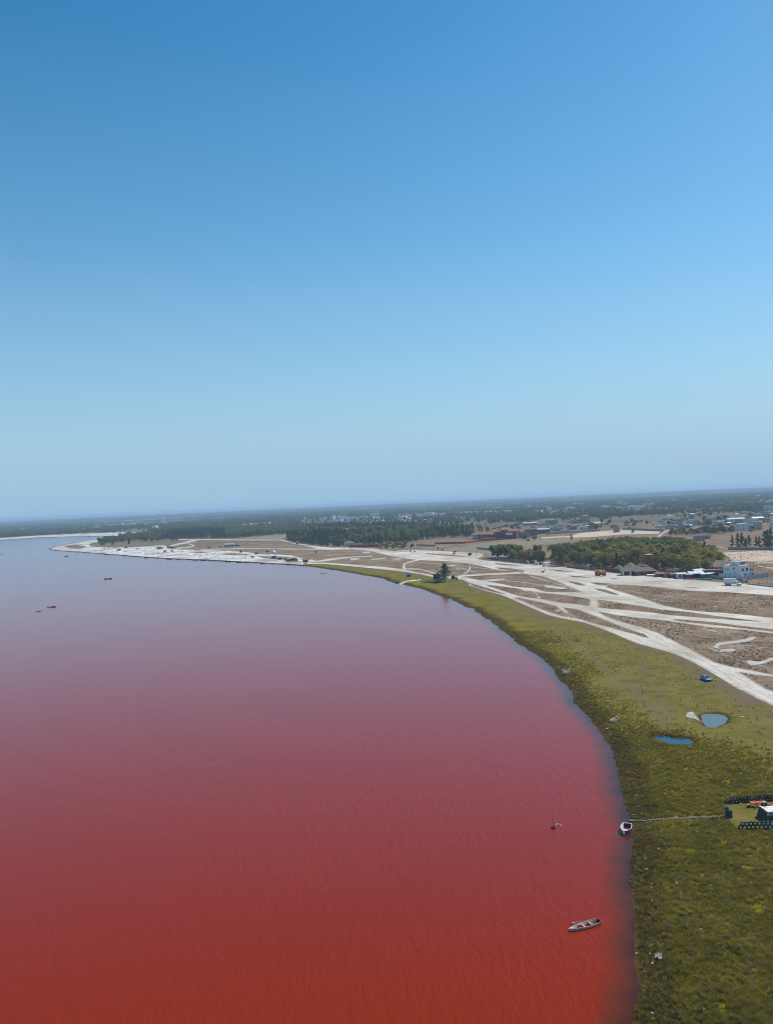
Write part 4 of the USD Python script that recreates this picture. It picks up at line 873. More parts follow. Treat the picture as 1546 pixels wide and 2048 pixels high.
p = scatter(60, 330, 380000, 13); F = bank_fields(p)
keep = (fr.random(len(p)) < (.02 + .98 * F[3]) * (1 - .25 * F[2]) * (1 - .85 * F[4]) * np.where(F[0] < -1.2, .1, 1) * smoothstep(.30, .52, fbm2(p, .55, 3, 91) + .12)) & ~shapely.contains_xy(unary_union(list(ponds.values()) + [court]).buffer(.4), p[:, 0], p[:, 1])
p = p[keep][:78000]; FW = F[2][keep][:78000]; z = bank_height(p)
instancer('grass_tufts', [(tuft(1, 16, .42, .20, .030), LEAF['grass']), (tuft(2, 14, .30, .24, .034), LEAF['grass']), (tuft(3, 12, .50, .14, .028), LEAF['straw']), (tuft(4, 16, .36, .24, .032), LEAF['sedge'])], np.column_stack([p, z]), np.where(fr.random(len(p)) < np.clip(FW * 1.0 - .25, 0, .7), 3, fr.choice([0, 1, 2], len(p), p=[.5, .41, .09])), fr.uniform(.6, 1.35, len(p)), fr.uniform(0, 6.28, len(p)), label='olive tussock grass of the lake bank', category='grass')
r = np.random.default_rng(15); y = 210 + 480 * r.random(60000) ** 1.1; x = r.uniform(-.3, .52, 60000) * y; p = np.column_stack([x, y])
p = p[shapely.contains_xy(land, p[:, 0], p[:, 1]) & ~shapely.contains_xy(sand_poly.buffer(.4), p[:, 0], p[:, 1]) & ~shapely.contains_xy(unary_union([salt_poly, grove3]), p[:, 0], p[:, 1])]
p = p[fbm2(p, .09, 3, 95) > .47][:16000]
instancer('dry_tufts', [(tuft(5, 12, .38, .26, .05), LEAF['straw']), (tuft(6, 10, .32, .3, .05), LEAF['dry'])], np.column_stack([p, np.full(len(p), ZL)]), r.integers(0, 2, len(p)), r.uniform(.6, 1.5, len(p)), r.uniform(0, 6.28, len(p)), label='dry brown tufts on the bare plain between the tracks', category='dry grass')

# ------------------------------------------------------------------ boats
WOOD = mat('weathered_wood', (0.36, 0.29, 0.24), .8, vary=.3, scale=6, dirt=(0.16, 0.10, 0.08))
PALE = mat('pale_wood', (0.42, 0.33, 0.28), .75, vary=.2, scale=6, dirt=(0.28, 0.2, 0.18))
RED_FLOOR = mat('red_stained_boards', (0.20, 0.035, 0.03), .6, vary=.3, scale=4)
RED_PAINT = mat('red_bilge_paint', (0.42, 0.05, 0.035), .5, vary=.2, scale=3)
DARK = mat('dark_tarred_wood', (0.025, 0.022, 0.022), .7)
WHITE = mat('white_paint', (0.72, 0.71, 0.70), .5, vary=.08, scale=4, dirt=(0.45, 0.42, 0.4))
BLUE = mat('blue_boat_paint', (0.03, 0.07, 0.22), .45)
RUBBER = mat('black_rubber', (0.022, 0.024, 0.028), .75, vary=.3, scale=5)
TEAL_RUBBER = mat('teal_painted_rubber', (0.035, 0.075, 0.09), .6, vary=.3, scale=5)
GREY_RUBBER = mat('dusty_grey_rubber', (0.19, 0.17, 0.15), .9, vary=.3, scale=7)
GLASS = mat('dark_window_glass', (0.015, 0.02, 0.025), .08, spec=.6)
CHROME = mat('grey_metal', (0.4, 0.4, 0.42), .35, .9)


def loft(L, B, H, k, inset=0.0, z0=0.0, n=22):
    """Rings (left gunwale, left floor, right floor, right gunwale) of a flat-bottomed boat, stern at x=0, bow at x=L."""
    t = np.linspace(0, 1, n)
    w = B / 2 * (np.where(t < .38, .74 + .26 * np.sin(t / .38 * np.pi / 2), np.cos((t - .38) / .62 * np.pi / 2) ** k)) ; w = np.maximum(w, .05) - inset
    w = np.maximum(w, .012)
    h = H * (1 + .10 * (1 - t * 2.2) ** 2 * (t < .45) + .40 * np.maximum(t - .4, 0) ** 2)
    f = w * (.74 - .12 * t)
    x = t * L; x = x * (1 - 2 * inset / L) + inset
    rise = .25 * H * np.maximum(t - .72, 0) ** 2 * 12
    return np.stack([np.column_stack([x, w, h]), np.column_stack([x * .97 + .02 * L * (1 - t), f, z0 + rise]), np.column_stack([x * .97 + .02 * L * (1 - t), -f, z0 + rise]), np.column_stack([x, -w, h])], 1)


def boat_maker(L, B, H, outer, rim, floor, thwarts=(.42, .62), transom=None, foredeck=True, left_outer=None, oar=False, k=.72):
    def make(t):
        o, i = loft(L, B, H, k), loft(L, B, H, k, .05, .07)
        n = len(o)
        def skin(a, pairs, flip=False):
            v = a.reshape(-1, 3); f = []
            for s in range(n - 1):
                for p in pairs:
                    q = [s * 4 + p, s * 4 + p + 1, s * 4 + 5 + p, s * 4 + 4 + p]
                    f.append(q[::-1] if flip else q)
            return v, np.array(f)
        mb = MB().add(*skin(o, (0, 1, 2))); mb.build('hull', outer, t, smooth=40)
        MB().add(*skin(i, (0, 2), True)).build('inner_planking', rim, t, smooth=40)
        MB().add(*skin(i, (1,), True)).build('floor', floor, t)
        g = MB()
        for side in (0, 3):
            for s in range(n - 1):
                a, b = o[s, side], o[s + 1, side]; c, d = i[s, side], i[s + 1, side]
                up = np.array([0, 0, .035])
                g.add([a, b, d, c, a + up, b + up, d + up, c + up], [[0, 1, 2, 3], [7, 6, 5, 4], [0, 4, 5, 1], [2, 6, 7, 3], [1, 5, 6, 2], [0, 3, 7, 4]])
        g.build('gunwale', rim, t)
        MB().add(np.vstack([o[0], o[0] + [.06, 0, 0]]), [[0, 1, 2, 3], [7, 6, 5, 4], [0, 4, 5, 1], [1, 5, 6, 2], [2, 6, 7, 3], [3, 7, 4, 0]]).build('transom', transom or outer, t)
        for q in thwarts:
            s = int(q * (n - 1)); ww = i[s, 0, 1] * 1.96
            MB().box((i[s, 0, 0], 0, i[s, 0, 2] * .80), (.22, ww, .045)).build('thwart', rim, t)
        if foredeck:
            a = o[-5:, 0]; b = o[-5:, 3]; v = np.vstack([a, b]) + [0, 0, .02]
            MB().add(v, [[q, q + 1, q + 6, q + 5] for q in range(4)][::-1]).build('foredeck', rim, t)
        if left_outer:
            vv = o[:, :2].copy(); vv[:, :, 1] += .012
            f = [[s * 2, s * 2 + 1, s * 2 + 3, s * 2 + 2] for s in range(n - 1)]
            MB().add(vv.reshape(-1, 3), f).build('painted_side', left_outer, t)
    return make


def lay(px0, px1, z, L=None):
    """Place a boat with its stern at px0 and its bow at px1: location, heading, length."""
    a, b = G(*px0, z), G(*px1, z); d = b - a
    return a, math.atan2(d[1], d[0]), np.linalg.norm(d)


a, rz, L = lay((1199, 1841), (1137, 1859), .25)
b1 = Kind('rowing_boat', 'boat', boat_maker(L, 1.32, .42, WOOD, PALE, RED_FLOOR, (.30, .56), DARK, k=.8))
t = b1.place('weathered wooden rowing boat with red floor floating nearest the camera', (a[0], a[1], -.14), rz)
MB().box((L * .60, -.46, .36), (.34, .24, .12), .3).build('folded_cloth', PALE, t)
MB().box((L * .31, .32, .44), (.34, .26, .12), .2).build('bailing_box', PALE, t)
MB().tube((L * .50, -.72, .56), (L * .66, -1.0, .44), .035, .03, 6).box((L * .68, -1.03, .43), (.42, .15, .03), -.95).build('paddle', PALE, t)
a, rz, L = lay((1255, 1652), (1247, 1677), .2)
rz_b2 = rz
b2 = Kind('dinghy', 'boat', boat_maker(3.1, 1.55, .62, WHITE, WHITE, RED_PAINT, (), WHITE, foredeck=True, k=.62, left_outer=BLUE))
a2 = G(1255, 1652, .2)
t = b2.place('white dinghy with blue side and red inside at the end of the tyre path', (a2[0], a2[1], -.05), rz, 1.15)
MB().box((.16, 0, .36), (.06, 1.02, .50)).build('stern_board', DARK, t)
bs = Kind('dinghy', 'boat', boat_maker(4.3, 1.45, .60, WHITE, PALE, RED_FLOOR, (.4, .62), PALE))
for s0, s1, lab, z in [((1224, 1446), (1238, 1436), 'pale old boat drawn up on the grass left of the deep blue pond', .45), ((1129, 1348.5), (1142, 1341.5), 'pale old boat on the shore beside a small flat skiff', .45)]:
    a, rz, L = lay(s0, s1, z); bs.place(lab, (a[0], a[1], z - .1), rz)
a, rz, L = lay((1124, 1342), (1131, 1341), .3); sk = Kind('skiff', 'boat', boat_maker(3.2, 1.0, .32, PALE, WHITE, RED_FLOOR, (.5,), k=.9)); sk.place('small flat pale skiff lying beside the old boat on the shore', (a[0], a[1], .2), rz)
pir = Kind('pirogue', 'boat', boat_maker(5.6, 1.25, .62, DARK, WOOD, RED_FLOOR, (.3, .55, .75)))
far_boats = [((95, 1214), (112, 1213.3), 'brown pirogue out on the lake, right of a pair'), ((72, 1223), (82, 1221.5), 'brown pirogue out on the lake, left of a pair'), ((208, 1158), (224, 1157), 'dark pirogue with a pale load, alone on the open lake'),
             ((129, 1112.6), (137, 1112.4), 'small dark pirogue off the white spit'), ((106, 1086.4), (110, 1086.2), 'tiny dark boat in the inlet behind the white spit'), ((1, 1109.5), (6, 1109), 'tiny dark boat at the left edge of the lake')]
pt = []
for s0, s1, lab in far_boats:
    a, rz, L = lay(s0, s1, .2); pir.place(lab, (a[0], a[1], -.12), rz, L / 5.6 if L < 9 else 1.4); pt.append(a)
load = Kind('salt_load', 'salt', lambda t: MB().mesh(trimesh.creation.icosphere(2, .8)).build('heap', WHITE, t))
a = G(216, 1157.2, .3); load.place('pale salt load on the pirogue alone on the open lake', (a[0], a[1], .35), 0, (1.4, .8, .6))
a = G(99, 1213.7, .3); load.place('small pale load on the right pirogue of the pair', (a[0], a[1], .3), 0, (.8, .45, .4))
a, rz, L = lay((640, 1147.5), (660, 1145.5), .05); MB().box((0, 0, 0), (L * .9, 1.0, .16)).hull([(-L * .5, -.5, -.1), (-L * .5, .5, -.1), (L * .55, 0, .12), (-L * .5, 0, .14)])
sb = thing('sunken_boat', 'reddish half sunken boat off the green bank left of the landing', 'boat', (a[0], a[1], -.22), rz); boat_maker(6.5, 1.2, .40, WOOD, WOOD, RED_FLOOR, (.5,))(sb)
# red boat and people at the landing
a, rz, L = lay((796, 1165.5), (778, 1162.5), .25); rb = thing('rowing_boat', 'red boat drawn up at the landing below the white footpath', 'boat', (a[0], a[1], .0), rz); boat_maker(5.2, 1.3, .55, mat('red_hull', (0.30, 0.045, 0.035), .6), WOOD, RED_FLOOR)(rb)
footpath = rough_poly(strip([(797, 1166), (815, 1161.5), (836, 1159.5), (842, 1158.8)], [(800, 1168.5), (818, 1163.6), (838, 1161.4), (843, 1160.5)]), .8, .4, .4, 1)
drape('sand_path', footpath, 1.0, .16, sand_mat, .8)
# shore boats below the salt heaps
sr = random.Random(3)
shl = LineString(shore_far[:9][::1]); seg = [(x, 1100 + (x - 120) * .0605 + (2 if x < 250 else 0)) for x in (150, 166, 176, 205, 218, 245, 262, 271, 298, 312, 336, 345, 362, 375, 396, 412, 430, 441, 463, 472, 486, 498, 520, 531)]
fx, fy = zip(*[(575, 1128.5), (520, 1125.5), (466, 1122.5), (400, 1119.5), (336, 1117), (259, 1112), (207, 1107.3), (160, 1104), (129, 1102)][::-1])
for i, (x, _) in enumerate(seg):
    y = np.interp(x, fx, fy) + .6; p = G(x, y, .1)
    pir.place(f'dark pirogue moored along the white salt shore, {ordinal(i + 1)} from left', (p[0], p[1], -.1), sr.uniform(-.5, .3) + math.pi * (sr.random() < .5), sr.uniform(.9, 1.3), 'pirogues moored along the salt shore')

# stake and float in the lake
p = G(1107, 1656, 0)
MB().tube((p[0], p[1], -.6), (p[0] - .05, p[1], 1.9), .035, .03, 6).build('stake', DARK, label='thin dark stake standing in a stone footing in the red water', category='stake')
hv = trimesh.creation.icosphere(2, .36)
MB().add(hv.vertices * [1.1, .9, .7] * (1 + .25 * (meshkit.noise(hv.vertices * 4, 2) - .5))[:, None] + [p[0], p[1], .05], hv.faces).build('stone', DARK, label='dark stone footing round the stake in the red water', category='stone')
p = G(1117, 1653, 0); th = np.linspace(-.3, 2.2, 9); pp = np.column_stack([p[0] + .5 * np.cos(th), p[1] + .9 * np.sin(th), np.full(9, .06)]); mb = MB()
for q in range(8): mb.tube(pp[q], pp[q + 1], .06, .06, 6)
mb.build('float_line', WHITE, label='short curved white float line beside the stake', category='float')

# ------------------------------------------------------------------ tyres
def torus(R, r, n=20, m=9, flat=1.0):
    u, v = np.meshgrid(np.arange(n) * 2 * np.pi / n, np.arange(m) * 2 * np.pi / m, indexing='ij')
    cr, cz = np.cos(v), np.sin(v)
    cr = np.sign(cr) * np.abs(cr) ** .6; cz = np.sign(cz) * np.abs(cz) ** .7
    p = np.stack([(R + r * cr) * np.cos(u), (R + r * cr) * np.sin(u), r * flat * cz], -1).reshape(-1, 3)
    i, j = np.meshgrid(np.arange(n), np.arange(m), indexing='ij'); i2, j2 = (i + 1) % n, (j + 1) % m
    return p, np.stack([i * m + j, i2 * m + j, i2 * m + j2, i * m + j2], -1).reshape(-1, 4)


def tyre_maker(m, m2=None, R=.25, r=.10):
    def make(t):
        MB().add(*torus(R, r, flat=1.0)).build('tread', m, t, smooth=True)
        for s in (-1, 1):
            v, f = torus(R * .96, r * .62, 18, 6, .5); v = v + [0, 0, s * r * .72]
            MB().add(v, f).build('sidewall', m2 or m, t, smooth=True)
    return make


flat_t = Kind('tyre', 'tyre', tyre_maker(GREY_RUBBER)); up_t = Kind('tyre', 'tyre', tyre_maker(RUBBER)); teal_t = Kind('tyre', 'tyre', tyre_maker(TEAL_RUBBER)); wht_t = Kind('tyre', 'tyre', tyre_maker(RUBBER, GREY_RUBBER))


def bz_at(x, y): return float(bank_height(np.array([[x, y]]))[0])


xs = np.arange(1264, 1458, 8.6)
for i, x in enumerate(xs):
    p = G(x + sr.uniform(-.8, .8), np.interp(x, [1262, 1350, 1457], [1640, 1638.2, 1633.6]) + sr.uniform(-.3, .3), np.interp(x, [1264, 1290], [.2, .62])); z = max(bz_at(p[0], p[1]), .02)
    where = 'at the water end' if i < 4 else 'nearest the upright posts' if i > len(xs) - 4 else 'midway'
    flat_t.place(f'dusty grey tyre half buried in the stepping path, {ordinal(i + 1)} from the water', (p[0], p[1], z + .10), sr.uniform(0, 6), (1.3, 1.25, .9) if i in (0, len(xs) - 1) else (sr.uniform(.95, 1.15), sr.uniform(.8, 1.0), .8), 'tyres of the stepping path over the grass')


def stand_tyre(kind, p, z, rz, label, group, scale=1.0, tilt=0.0):
    t = kind.place(label, (p[0], p[1], z), rz, scale, group)
    ops = UsdGeom.Xformable(t)
    rx = ops.AddRotateXOp(); rx.Set(90.0 + tilt)
    o = ops.GetOrderedXformOps(); ops.SetXformOpOrder([o[0], o[1], o[3], o[2]])
    return t


def tyre_wall(p0, p1, label, group, kinds, scale=1.0):
    a, b = G(*p0, .5), G(*p1, .5); d = b - a; L = np.linalg.norm(d[:2]); u = d / L; rz = math.atan2(d[1], d[0])
    n = int(L / (.60 * scale))
    for row in range(2):
        for k in range(n - row):
            s = (k + .5 + .5 * row) * .60 * scale; p = a + u * s; z = bz_at(p[0], p[1]) + .27 * scale + row * .52 * scale
            if row and sr.random() < .12: continue
            kd = kinds[sr.randrange(len(kinds))]
            stand_tyre(kd, p, z, rz + sr.uniform(-.12, .12), f'{label}, {"top" if row else "bottom"} row, {ordinal(k + 1)} from left', group, scale * sr.uniform(.95, 1.06), sr.uniform(-6, 6))


tyre_wall((1450, 1608.5), (1575, 1601), 'black tyre standing in the far tyre wall', 'tyres of the far tyre wall', [up_t, wht_t, up_t])
tyre_wall((1477, 1659), (1580, 1658.5), 'teal tinted tyre standing in the near tyre wall', 'tyres of the near tyre wall', [teal_t, up_t, teal_t], 1.08)
for i, (x, y, h) in enumerate([(1455, 1634, 4), (1461.5, 1636, 3)]):
    p = G(x, y, .5); z = bz_at(p[0], p[1])
    for k in range(h * 2):
        teal_t.place(f'dark blue-green tyre of the {"taller" if i == 0 else "shorter"} upright stack, {ordinal(k + 1)} from the ground', (p[0] + sr.uniform(-.03, .03), p[1], z + .1 + k * .2), sr.uniform(0, 6), (.92, .92, 1), 'tyres of the upright stacks at the path head')

# ------------------------------------------------------------------ the picnic place inside the tyre walls
PINK = mat('faded_red_paint', (0.50, 0.07, 0.06), .55, vary=.2, scale=4); YEL = mat('yellow_paint', (0.55, 0.38, 0.05), .55); GREYP = mat('grey_plank', (0.30, 0.29, 0.28), .8)
p = G(1513, 1613.5, .55); z0 = bz_at(p[0], p[1])
def table_make(t):
    MB().box((0, 0, .72), (1.0, .8, .05)).build('tabletop', PINK, t)
    for x in (-.42, .42):
        for y in (-.32, .32): MB().box((x, y, .345), (.06, .06, .69)).build('leg', DARK, t)
tb = Kind('picnic_table', 'table', table_make)
tb.place('faded red low table on the grass, left of a pair', (p[0] - .55, p[1], z0), .1); tb.place('faded red low table on the grass, right of a pair', (p[0] + .5, p[1] + .05, z0), -.05)
g3 = thing('picnic_table', 'grey plank table at the right of the two red tables', 'table', (p[0] + 1.35, p[1] + .1, z0), .12)
MB().box((0, 0, .70), (.7, .75, .05)).build('tabletop', GREYP, g3)
for x in (-.28, .28): MB().box((x, 0, .335), (.07, .6, .67)).build('trestle', DARK, g3)
st = Kind('stool', 'stool', lambda t: [MB().box((0, 0, .43), (.36, .36, .05)).build('seat', PINK, t)] + [MB().box((x, y, .2), (.05, .05, .40)).build('leg', DARK, t) for x in (-.13, .13) for y in (-.13, .13)])
for dx, dy, lab in [(-.6, -1.0, 'red stool in front of the left red table'), (.25, -1.05, 'red stool in front of the right red table'), (1.9, -.35, 'red stool at the right of the grey table, farther one'), (2.0, -.85, 'red stool at the right of the grey table, nearer one')]:
    st.place(lab, (p[0] + dx, p[1] + dy, z0), dx)
ys = thing('stool', 'yellow stool at the left end of the red tables', 'stool', (p[0] - 1.45, p[1] - .2, z0), .3); MB().box((0, 0, .43), (.4, .36, .05)).build('seat', YEL, ys)
for x in (-.14, .14): MB().box((x, 0, .2), (.05, .3, .40)).build('leg', DARK, ys)
# white awning
p = G(1536, 1644, .5); z0 = bz_at(p[0], p[1]); aw = thing('awning', 'white cloth awning on poles behind the near tyre wall', 'awning', (p[0], p[1], z0), .12)
gx, gy = np.meshgrid(np.linspace(0, 3.6, 19), np.linspace(0, 2.6, 14), indexing='ij'); zz = 1.75 - .16 * np.abs(gy - 1.3) + .05 * np.sin(gx * 5) * np.sin(gy * 3.1) - .10 * np.sin(gx / 3.6 * np.pi) + .12 * (meshkit.noise(np.stack([gx * 2, gy * 2, gx * 0], -1), 4) - .5)
i, j = np.meshgrid(np.arange(18), np.arange(13), indexing='ij'); q = np.stack([i * 14 + j, (i + 1) * 14 + j, (i + 1) * 14 + j + 1, i * 14 + j + 1], -1).reshape(-1, 4)
top = np.stack([gx, gy, zz], -1).reshape(-1, 3); MB().add(np.vstack([top, top - [0, 0, .02]]), np.vstack([q, q[:, ::-1] + len(top)])).build('cloth', mat('white_cloth', (0.66, 0.64, 0.61), .8, vary=.15, scale=2, dirt=(.4, .38, .35)), aw, smooth=True)
for x, y in ((.05, .05), (3.5, .05), (.05, 2.5), (3.5, 2.5)): MB().tube((x, y, 0), (x, y, 1.6), .05, .045, 6).build('pole', WOOD, aw)
MB().hull([(0, 0, 1.5), (0, 2.4, 1.5), (-.55, 0, 0), (-.55, 2.4, 0), (-.05, 2.4, 1.52), (-.05, 0, 1.52)]).build('side_cloth', mat('dark_brown_cloth', (0.06, 0.045, 0.05), .9), aw)
MB().box((1.8, .02, 1.25), (3.3, .03, .55)).build('valance', mat('blue_grey_cloth', (0.16, 0.20, 0.30), .9, vary=.3), aw)

# litter washed up along the shore
LIT = [mat('white_plastic', (0.60, 0.60, 0.60), .5), mat('grey_plastic', (0.42, 0.41, 0.39), .5)]
def litter_maker(seed, m):
    def make(t):
        r = np.random.default_rng(seed); gx, gy = np.meshgrid(np.linspace(-.5, .5, 5), np.linspace(-.35, .35, 4), indexing='ij'); v = np.stack([gx + r.normal(size=gx.shape) * .06, gy + r.normal(size=gx.shape) * .06, np.abs(r.normal(size=gx.shape)) * .10 + .02], -1).reshape(-1, 3)
        i, j = np.meshgrid(np.arange(4), np.arange(3), indexing='ij'); q = np.stack([i * 4 + j, (i + 1) * 4 + j, (i + 1) * 4 + j + 1, i * 4 + j + 1], -1).reshape(-1, 4)
        MB().add(np.vstack([v, v - [0, 0, .012]]), np.vstack([q, q[:, ::-1] + 20])).build('crumpled_sheet', m, t)
    return make
lit = [Kind('plastic_litter', 'litter', litter_maker(s, LIT[s % 2])) for s in range(4)]
spots = [(1304, 1769), (1303, 1776), (1304, 1805), (1306, 1818), (1354, 1772), (1422, 1775), (1373, 1835), (1399, 1835), (1403, 1866), (1378, 1874), (1305, 1926), (1317, 1915), (1300, 1907), (1371, 1939), (1468, 1939), (1374, 2003), (1376, 2020), (1408, 2027), (1305, 2025), (1311, 2022), (1307, 2036), (1287, 1977), (1273, 1903),
         (1275, 1612), (1274, 1590), (1271, 1592), (1285, 1628), (1268, 1627), (1290, 1708), (1289, 1716), (1270, 1706), (1293, 1738), (1292, 1717), (1318, 1700), (1169, 1405), (1175, 1402), (1197, 1405), (1213, 1415), (1214, 1457), (1221, 1468), (1244, 1463), (1147, 1370), (1156, 1377), (1129, 1326), (1117, 1334), (1183, 1378), (1265, 1380), (1224, 1432), (1282, 1381), (1251, 1455), (1234, 1447),
         (1480, 1421), (1484, 1437), (1490, 1459), (1306, 1516), (1264, 1499), (1291, 1531), (1413, 1398), (1360, 1394), (1302, 1438), (1447, 1600), (1482, 1612), (1466, 1634), (1072, 1280), (1068, 1284), (1025, 1268), (978, 1226), (988, 1225)]
zone_of = lambda x, y: 0 if y > 1740 else 1 if y > 1580 else 2 if x > 1330 else 3
for i, (x, y) in enumerate(spots):
    p = G(x, y, .35); z = bz_at(p[0], p[1]) + .12; big = (x, y) == (1317, 1915)
    lab = 'large torn white plastic sheet at the water edge below the near boat' if big else f'scrap of pale plastic on the grass, {["near the picture bottom", "between dinghy and near boat", "by the ponds", "by the old boats"][zone_of(x, y)]}, {ordinal(sorted([b * 2000 + a for a, b in spots if zone_of(a, b) == zone_of(x, y)]).index(y * 2000 + x) + 1)} from the top'
    lit[i % 4].place(lab, (p[0], p[1], z), sr.uniform(0, 6), 1.15 if big else sr.uniform(.16, .42) * (1.5 if y < 1500 else 1), 'plastic scraps along the shore' if not big else None)
for x, y, rz, lab in [(1301, 1892, .7, 'pale driftwood pole on the shore grass below the near boat'), (1268, 1628.5, -.2, 'pale driftwood stick at the water beside the tyre path')]:
    p = G(x, y, .3); z = bz_at(p[0], p[1]) + .15
    MB().tube((p[0] - .4 * math.cos(rz), p[1] - .4 * math.sin(rz), z), (p[0] + .4 * math.cos(rz), p[1] + .4 * math.sin(rz), z + .05), .06, .045, 6).build('driftwood', PALE, label=lab, category='driftwood')

# ------------------------------------------------------------------ vehicles
def wheel(t, x, y, r, w, rimc=None):
    m = MB().tube((x, y - w / 2, r), (x, y + w / 2, r), r, r, 18); wm = m.build('wheel', RUBBER, t)
    s = 1 if y > 0 else -1
    MB().tube((x, y + s * (w / 2 - .01), r), (x, y + s * (w / 2 + .015), r), r * .58, r * .55, 12).build('rim', rimc or CHROME, wm)


def car_make(t):
    P = mat('blue_car_paint', (0.015, 0.16, 0.34), .25, vary=.05, spec=.6); L, W = 4.1, 1.7
    body = MB(); prof = [(-2.05, .42), (-2.0, .78), (-1.85, .92), (.75, .95), (1.75, .80), (2.02, .62), (2.05, .38), (1.9, .25), (-1.95, .25)]
    body.hull([(x, s * (W / 2 - (.06 if z > .85 else 0)), z) for x, z in prof for s in (-1, 1)]); body.build('body', P, t)
    cab = [(-1.75, .92), (-1.15, 1.42), (.15, 1.45), (.95, .93)]
    MB().hull([(x, s * (W / 2 - (.10 if z < 1 else .26)), z) for x, z in cab for s in (-1, 1)]).build('cabin', P, t)
    MB().add([(.98, -.66, .97), (.98, .66, .97), (.24, .54, 1.42), (.24, -.54, 1.42)], [[0, 1, 2, 3]]).build('windscreen', GLASS, t)
    MB().add([(-1.77, .64, .96), (-1.77, -.64, .96), (-1.22, -.54, 1.40), (-1.22, .54, 1.40)], [[0, 1, 2, 3]]).build('rear_window', GLASS, t)
    for s in (-1, 1):
        f = [[0, 1, 2, 3]] if s < 0 else [[3, 2, 1, 0]]
        MB().add([(-1.5, s * .762, 1.0), (-.35, s * .762, 1.0), (-.35, s * .625, 1.38), (-1.1, s * .625, 1.36)], f).build('side_window', GLASS, t)
        MB().add([(-.28, s * .762, 1.0), (.72, s * .762, 1.0), (.16, s * .625, 1.38), (-.28, s * .625, 1.38)], f).build('side_window', GLASS, t)
        MB().box((.62, s * .93, 1.0), (.14, .18, .12)).build('mirror', P, t)
        MB().box((1.98, s * .62, .66), (.1, .34, .14)).build('headlight', WHITE, t); MB().box((-2.02, s * .66, .76), (.06, .26, .16)).build('tail_light', PINK, t)
        for x in (-1.3, 1.3): wheel(t, x, s * .76, .31, .2)
    MB().box((2.05, 0, .40), (.08, 1.5, .16)).build('bumper', DARK, t); MB().box((-2.05, 0, .42), (.08, 1.5, .16)).build('bumper', DARK, t)


p = G(1412, 1361, .55); car = thing('car', 'blue car parked on the grass beside the white sand track', 'car', (p[0], p[1], bz_at(p[0], p[1]) + .02), math.radians(-84), .95); car_make(car)
# small red and dark bundle behind it
def bus_make(t):
    L, W, H = 8.6, 2.45, 2.9; Pn = WHITE
    MB().hull([(x, s * W / 2, z) for x in (-L / 2, L / 2) for s in (-1, 1) for z in (.45, 2.0)] + [(x, s * (W / 2 - .15), H) for x in (-L / 2 + .15, L / 2 - .35) for s in (-1, 1)]).build('body', Pn, t)
    MB().add([(L / 2 + .012, -1.05, 1.45), (L / 2 + .012, 1.05, 1.45), (L / 2 - .16, 1.0, 2.5), (L / 2 - .16, -1.0, 2.5)], [[0, 1, 2, 3]]).build('windscreen', GLASS, t)
    for s in (-1, 1):
        for k in range(6):
            x = -L / 2 + .9 + k * 1.25
            MB().box((x, s * (W / 2 - .02), 1.78), (1.05, .06, .62)).build('side_window', GLASS, t)
        for x in (-2.6, 2.7): wheel(t, x, s * 1.1, .48, .28)
        MB().box((L / 2, s * .9, .85), (.06, .3, .18)).build('headlight', CHROME, t)
    MB().box((L / 2 + .04, 0, .55), (.12, 2.3, .25)).build('bumper', DARK, t)


p = G(1093, 1132.3); bus = thing('bus', 'white bus parked at the shaded edge of the sandy road', 'bus', (p[0], p[1], ZL), math.radians(-128)); bus_make(bus)


def truck_cab(t, x0, P, W=2.4):
    MB().hull([(x0, s * W / 2, z) for s in (-1, 1) for z in (.75, 2.55)] + [(x0 + 1.3, s * W / 2, 2.5) for s in (-1, 1)] + [(x0 + 1.75, s * W / 2, 1.65) for s in (-1, 1)] + [(x0 + 1.75, s * W / 2, .75) for s in (-1, 1)]).build('cab', P, t)
    MB().add([(x0 + 1.765, -1.05, 1.68), (x0 + 1.765, 1.05, 1.68), (x0 + 1.34, 1.05, 2.42), (x0 + 1.34, -1.05, 2.42)], [[0, 1, 2, 3]]).build('windscreen', GLASS, t)
    for s in (-1, 1): MB().box((x0 + .85, s * W / 2, 1.95), (.85, .05, .6)).build('side_window', GLASS, t)


def box_truck_make(t):
    MB().box((-1.1, 0, 2.35), (6.6, 2.5, 2.7)).build('cargo_box', mat('pale_box_panel', (0.60, 0.62, 0.60), .5, vary=.06), t)
    MB().box((0, 0, .85), (9.2, 1.0, .28)).build('chassis', DARK, t)
    truck_cab(t, 2.45, WHITE)
    MB().hull([(4.15, s * 1.0, z) for s in (-1, 1) for z in (.7, 1.6)] + [(5.2, s * .85, 1.35) for s in (-1, 1)] + [(5.25, s * .9, .7) for s in (-1, 1)]).build('bonnet', WHITE, t)
    MB().box((5.3, 0, .62), (.16, 2.2, .28)).build('bumper', DARK, t)
    for s in (-1, 1):
        for x in (-2.9, -1.7, 4.3): wheel(t, x, s * 1.02, .5, .32)
        MB().box((5.2, s * .75, 1.0), (.1, .3, .2)).build('headlight', CHROME, t)


a, b = G(1446, 1169.5), G(1482, 1172); p = (a + b) / 2; tk = thing('box_truck', 'white box truck on the sandy road before the white villa', 'truck', (p[0], p[1], ZL), math.atan2(b[1] - a[1], b[0] - a[0])); box_truck_make(tk)
ORANGE = mat('orange_paint', (0.62, 0.17, 0.03), .5, vary=.12, dirt=(0.4, 0.13, 0.04))


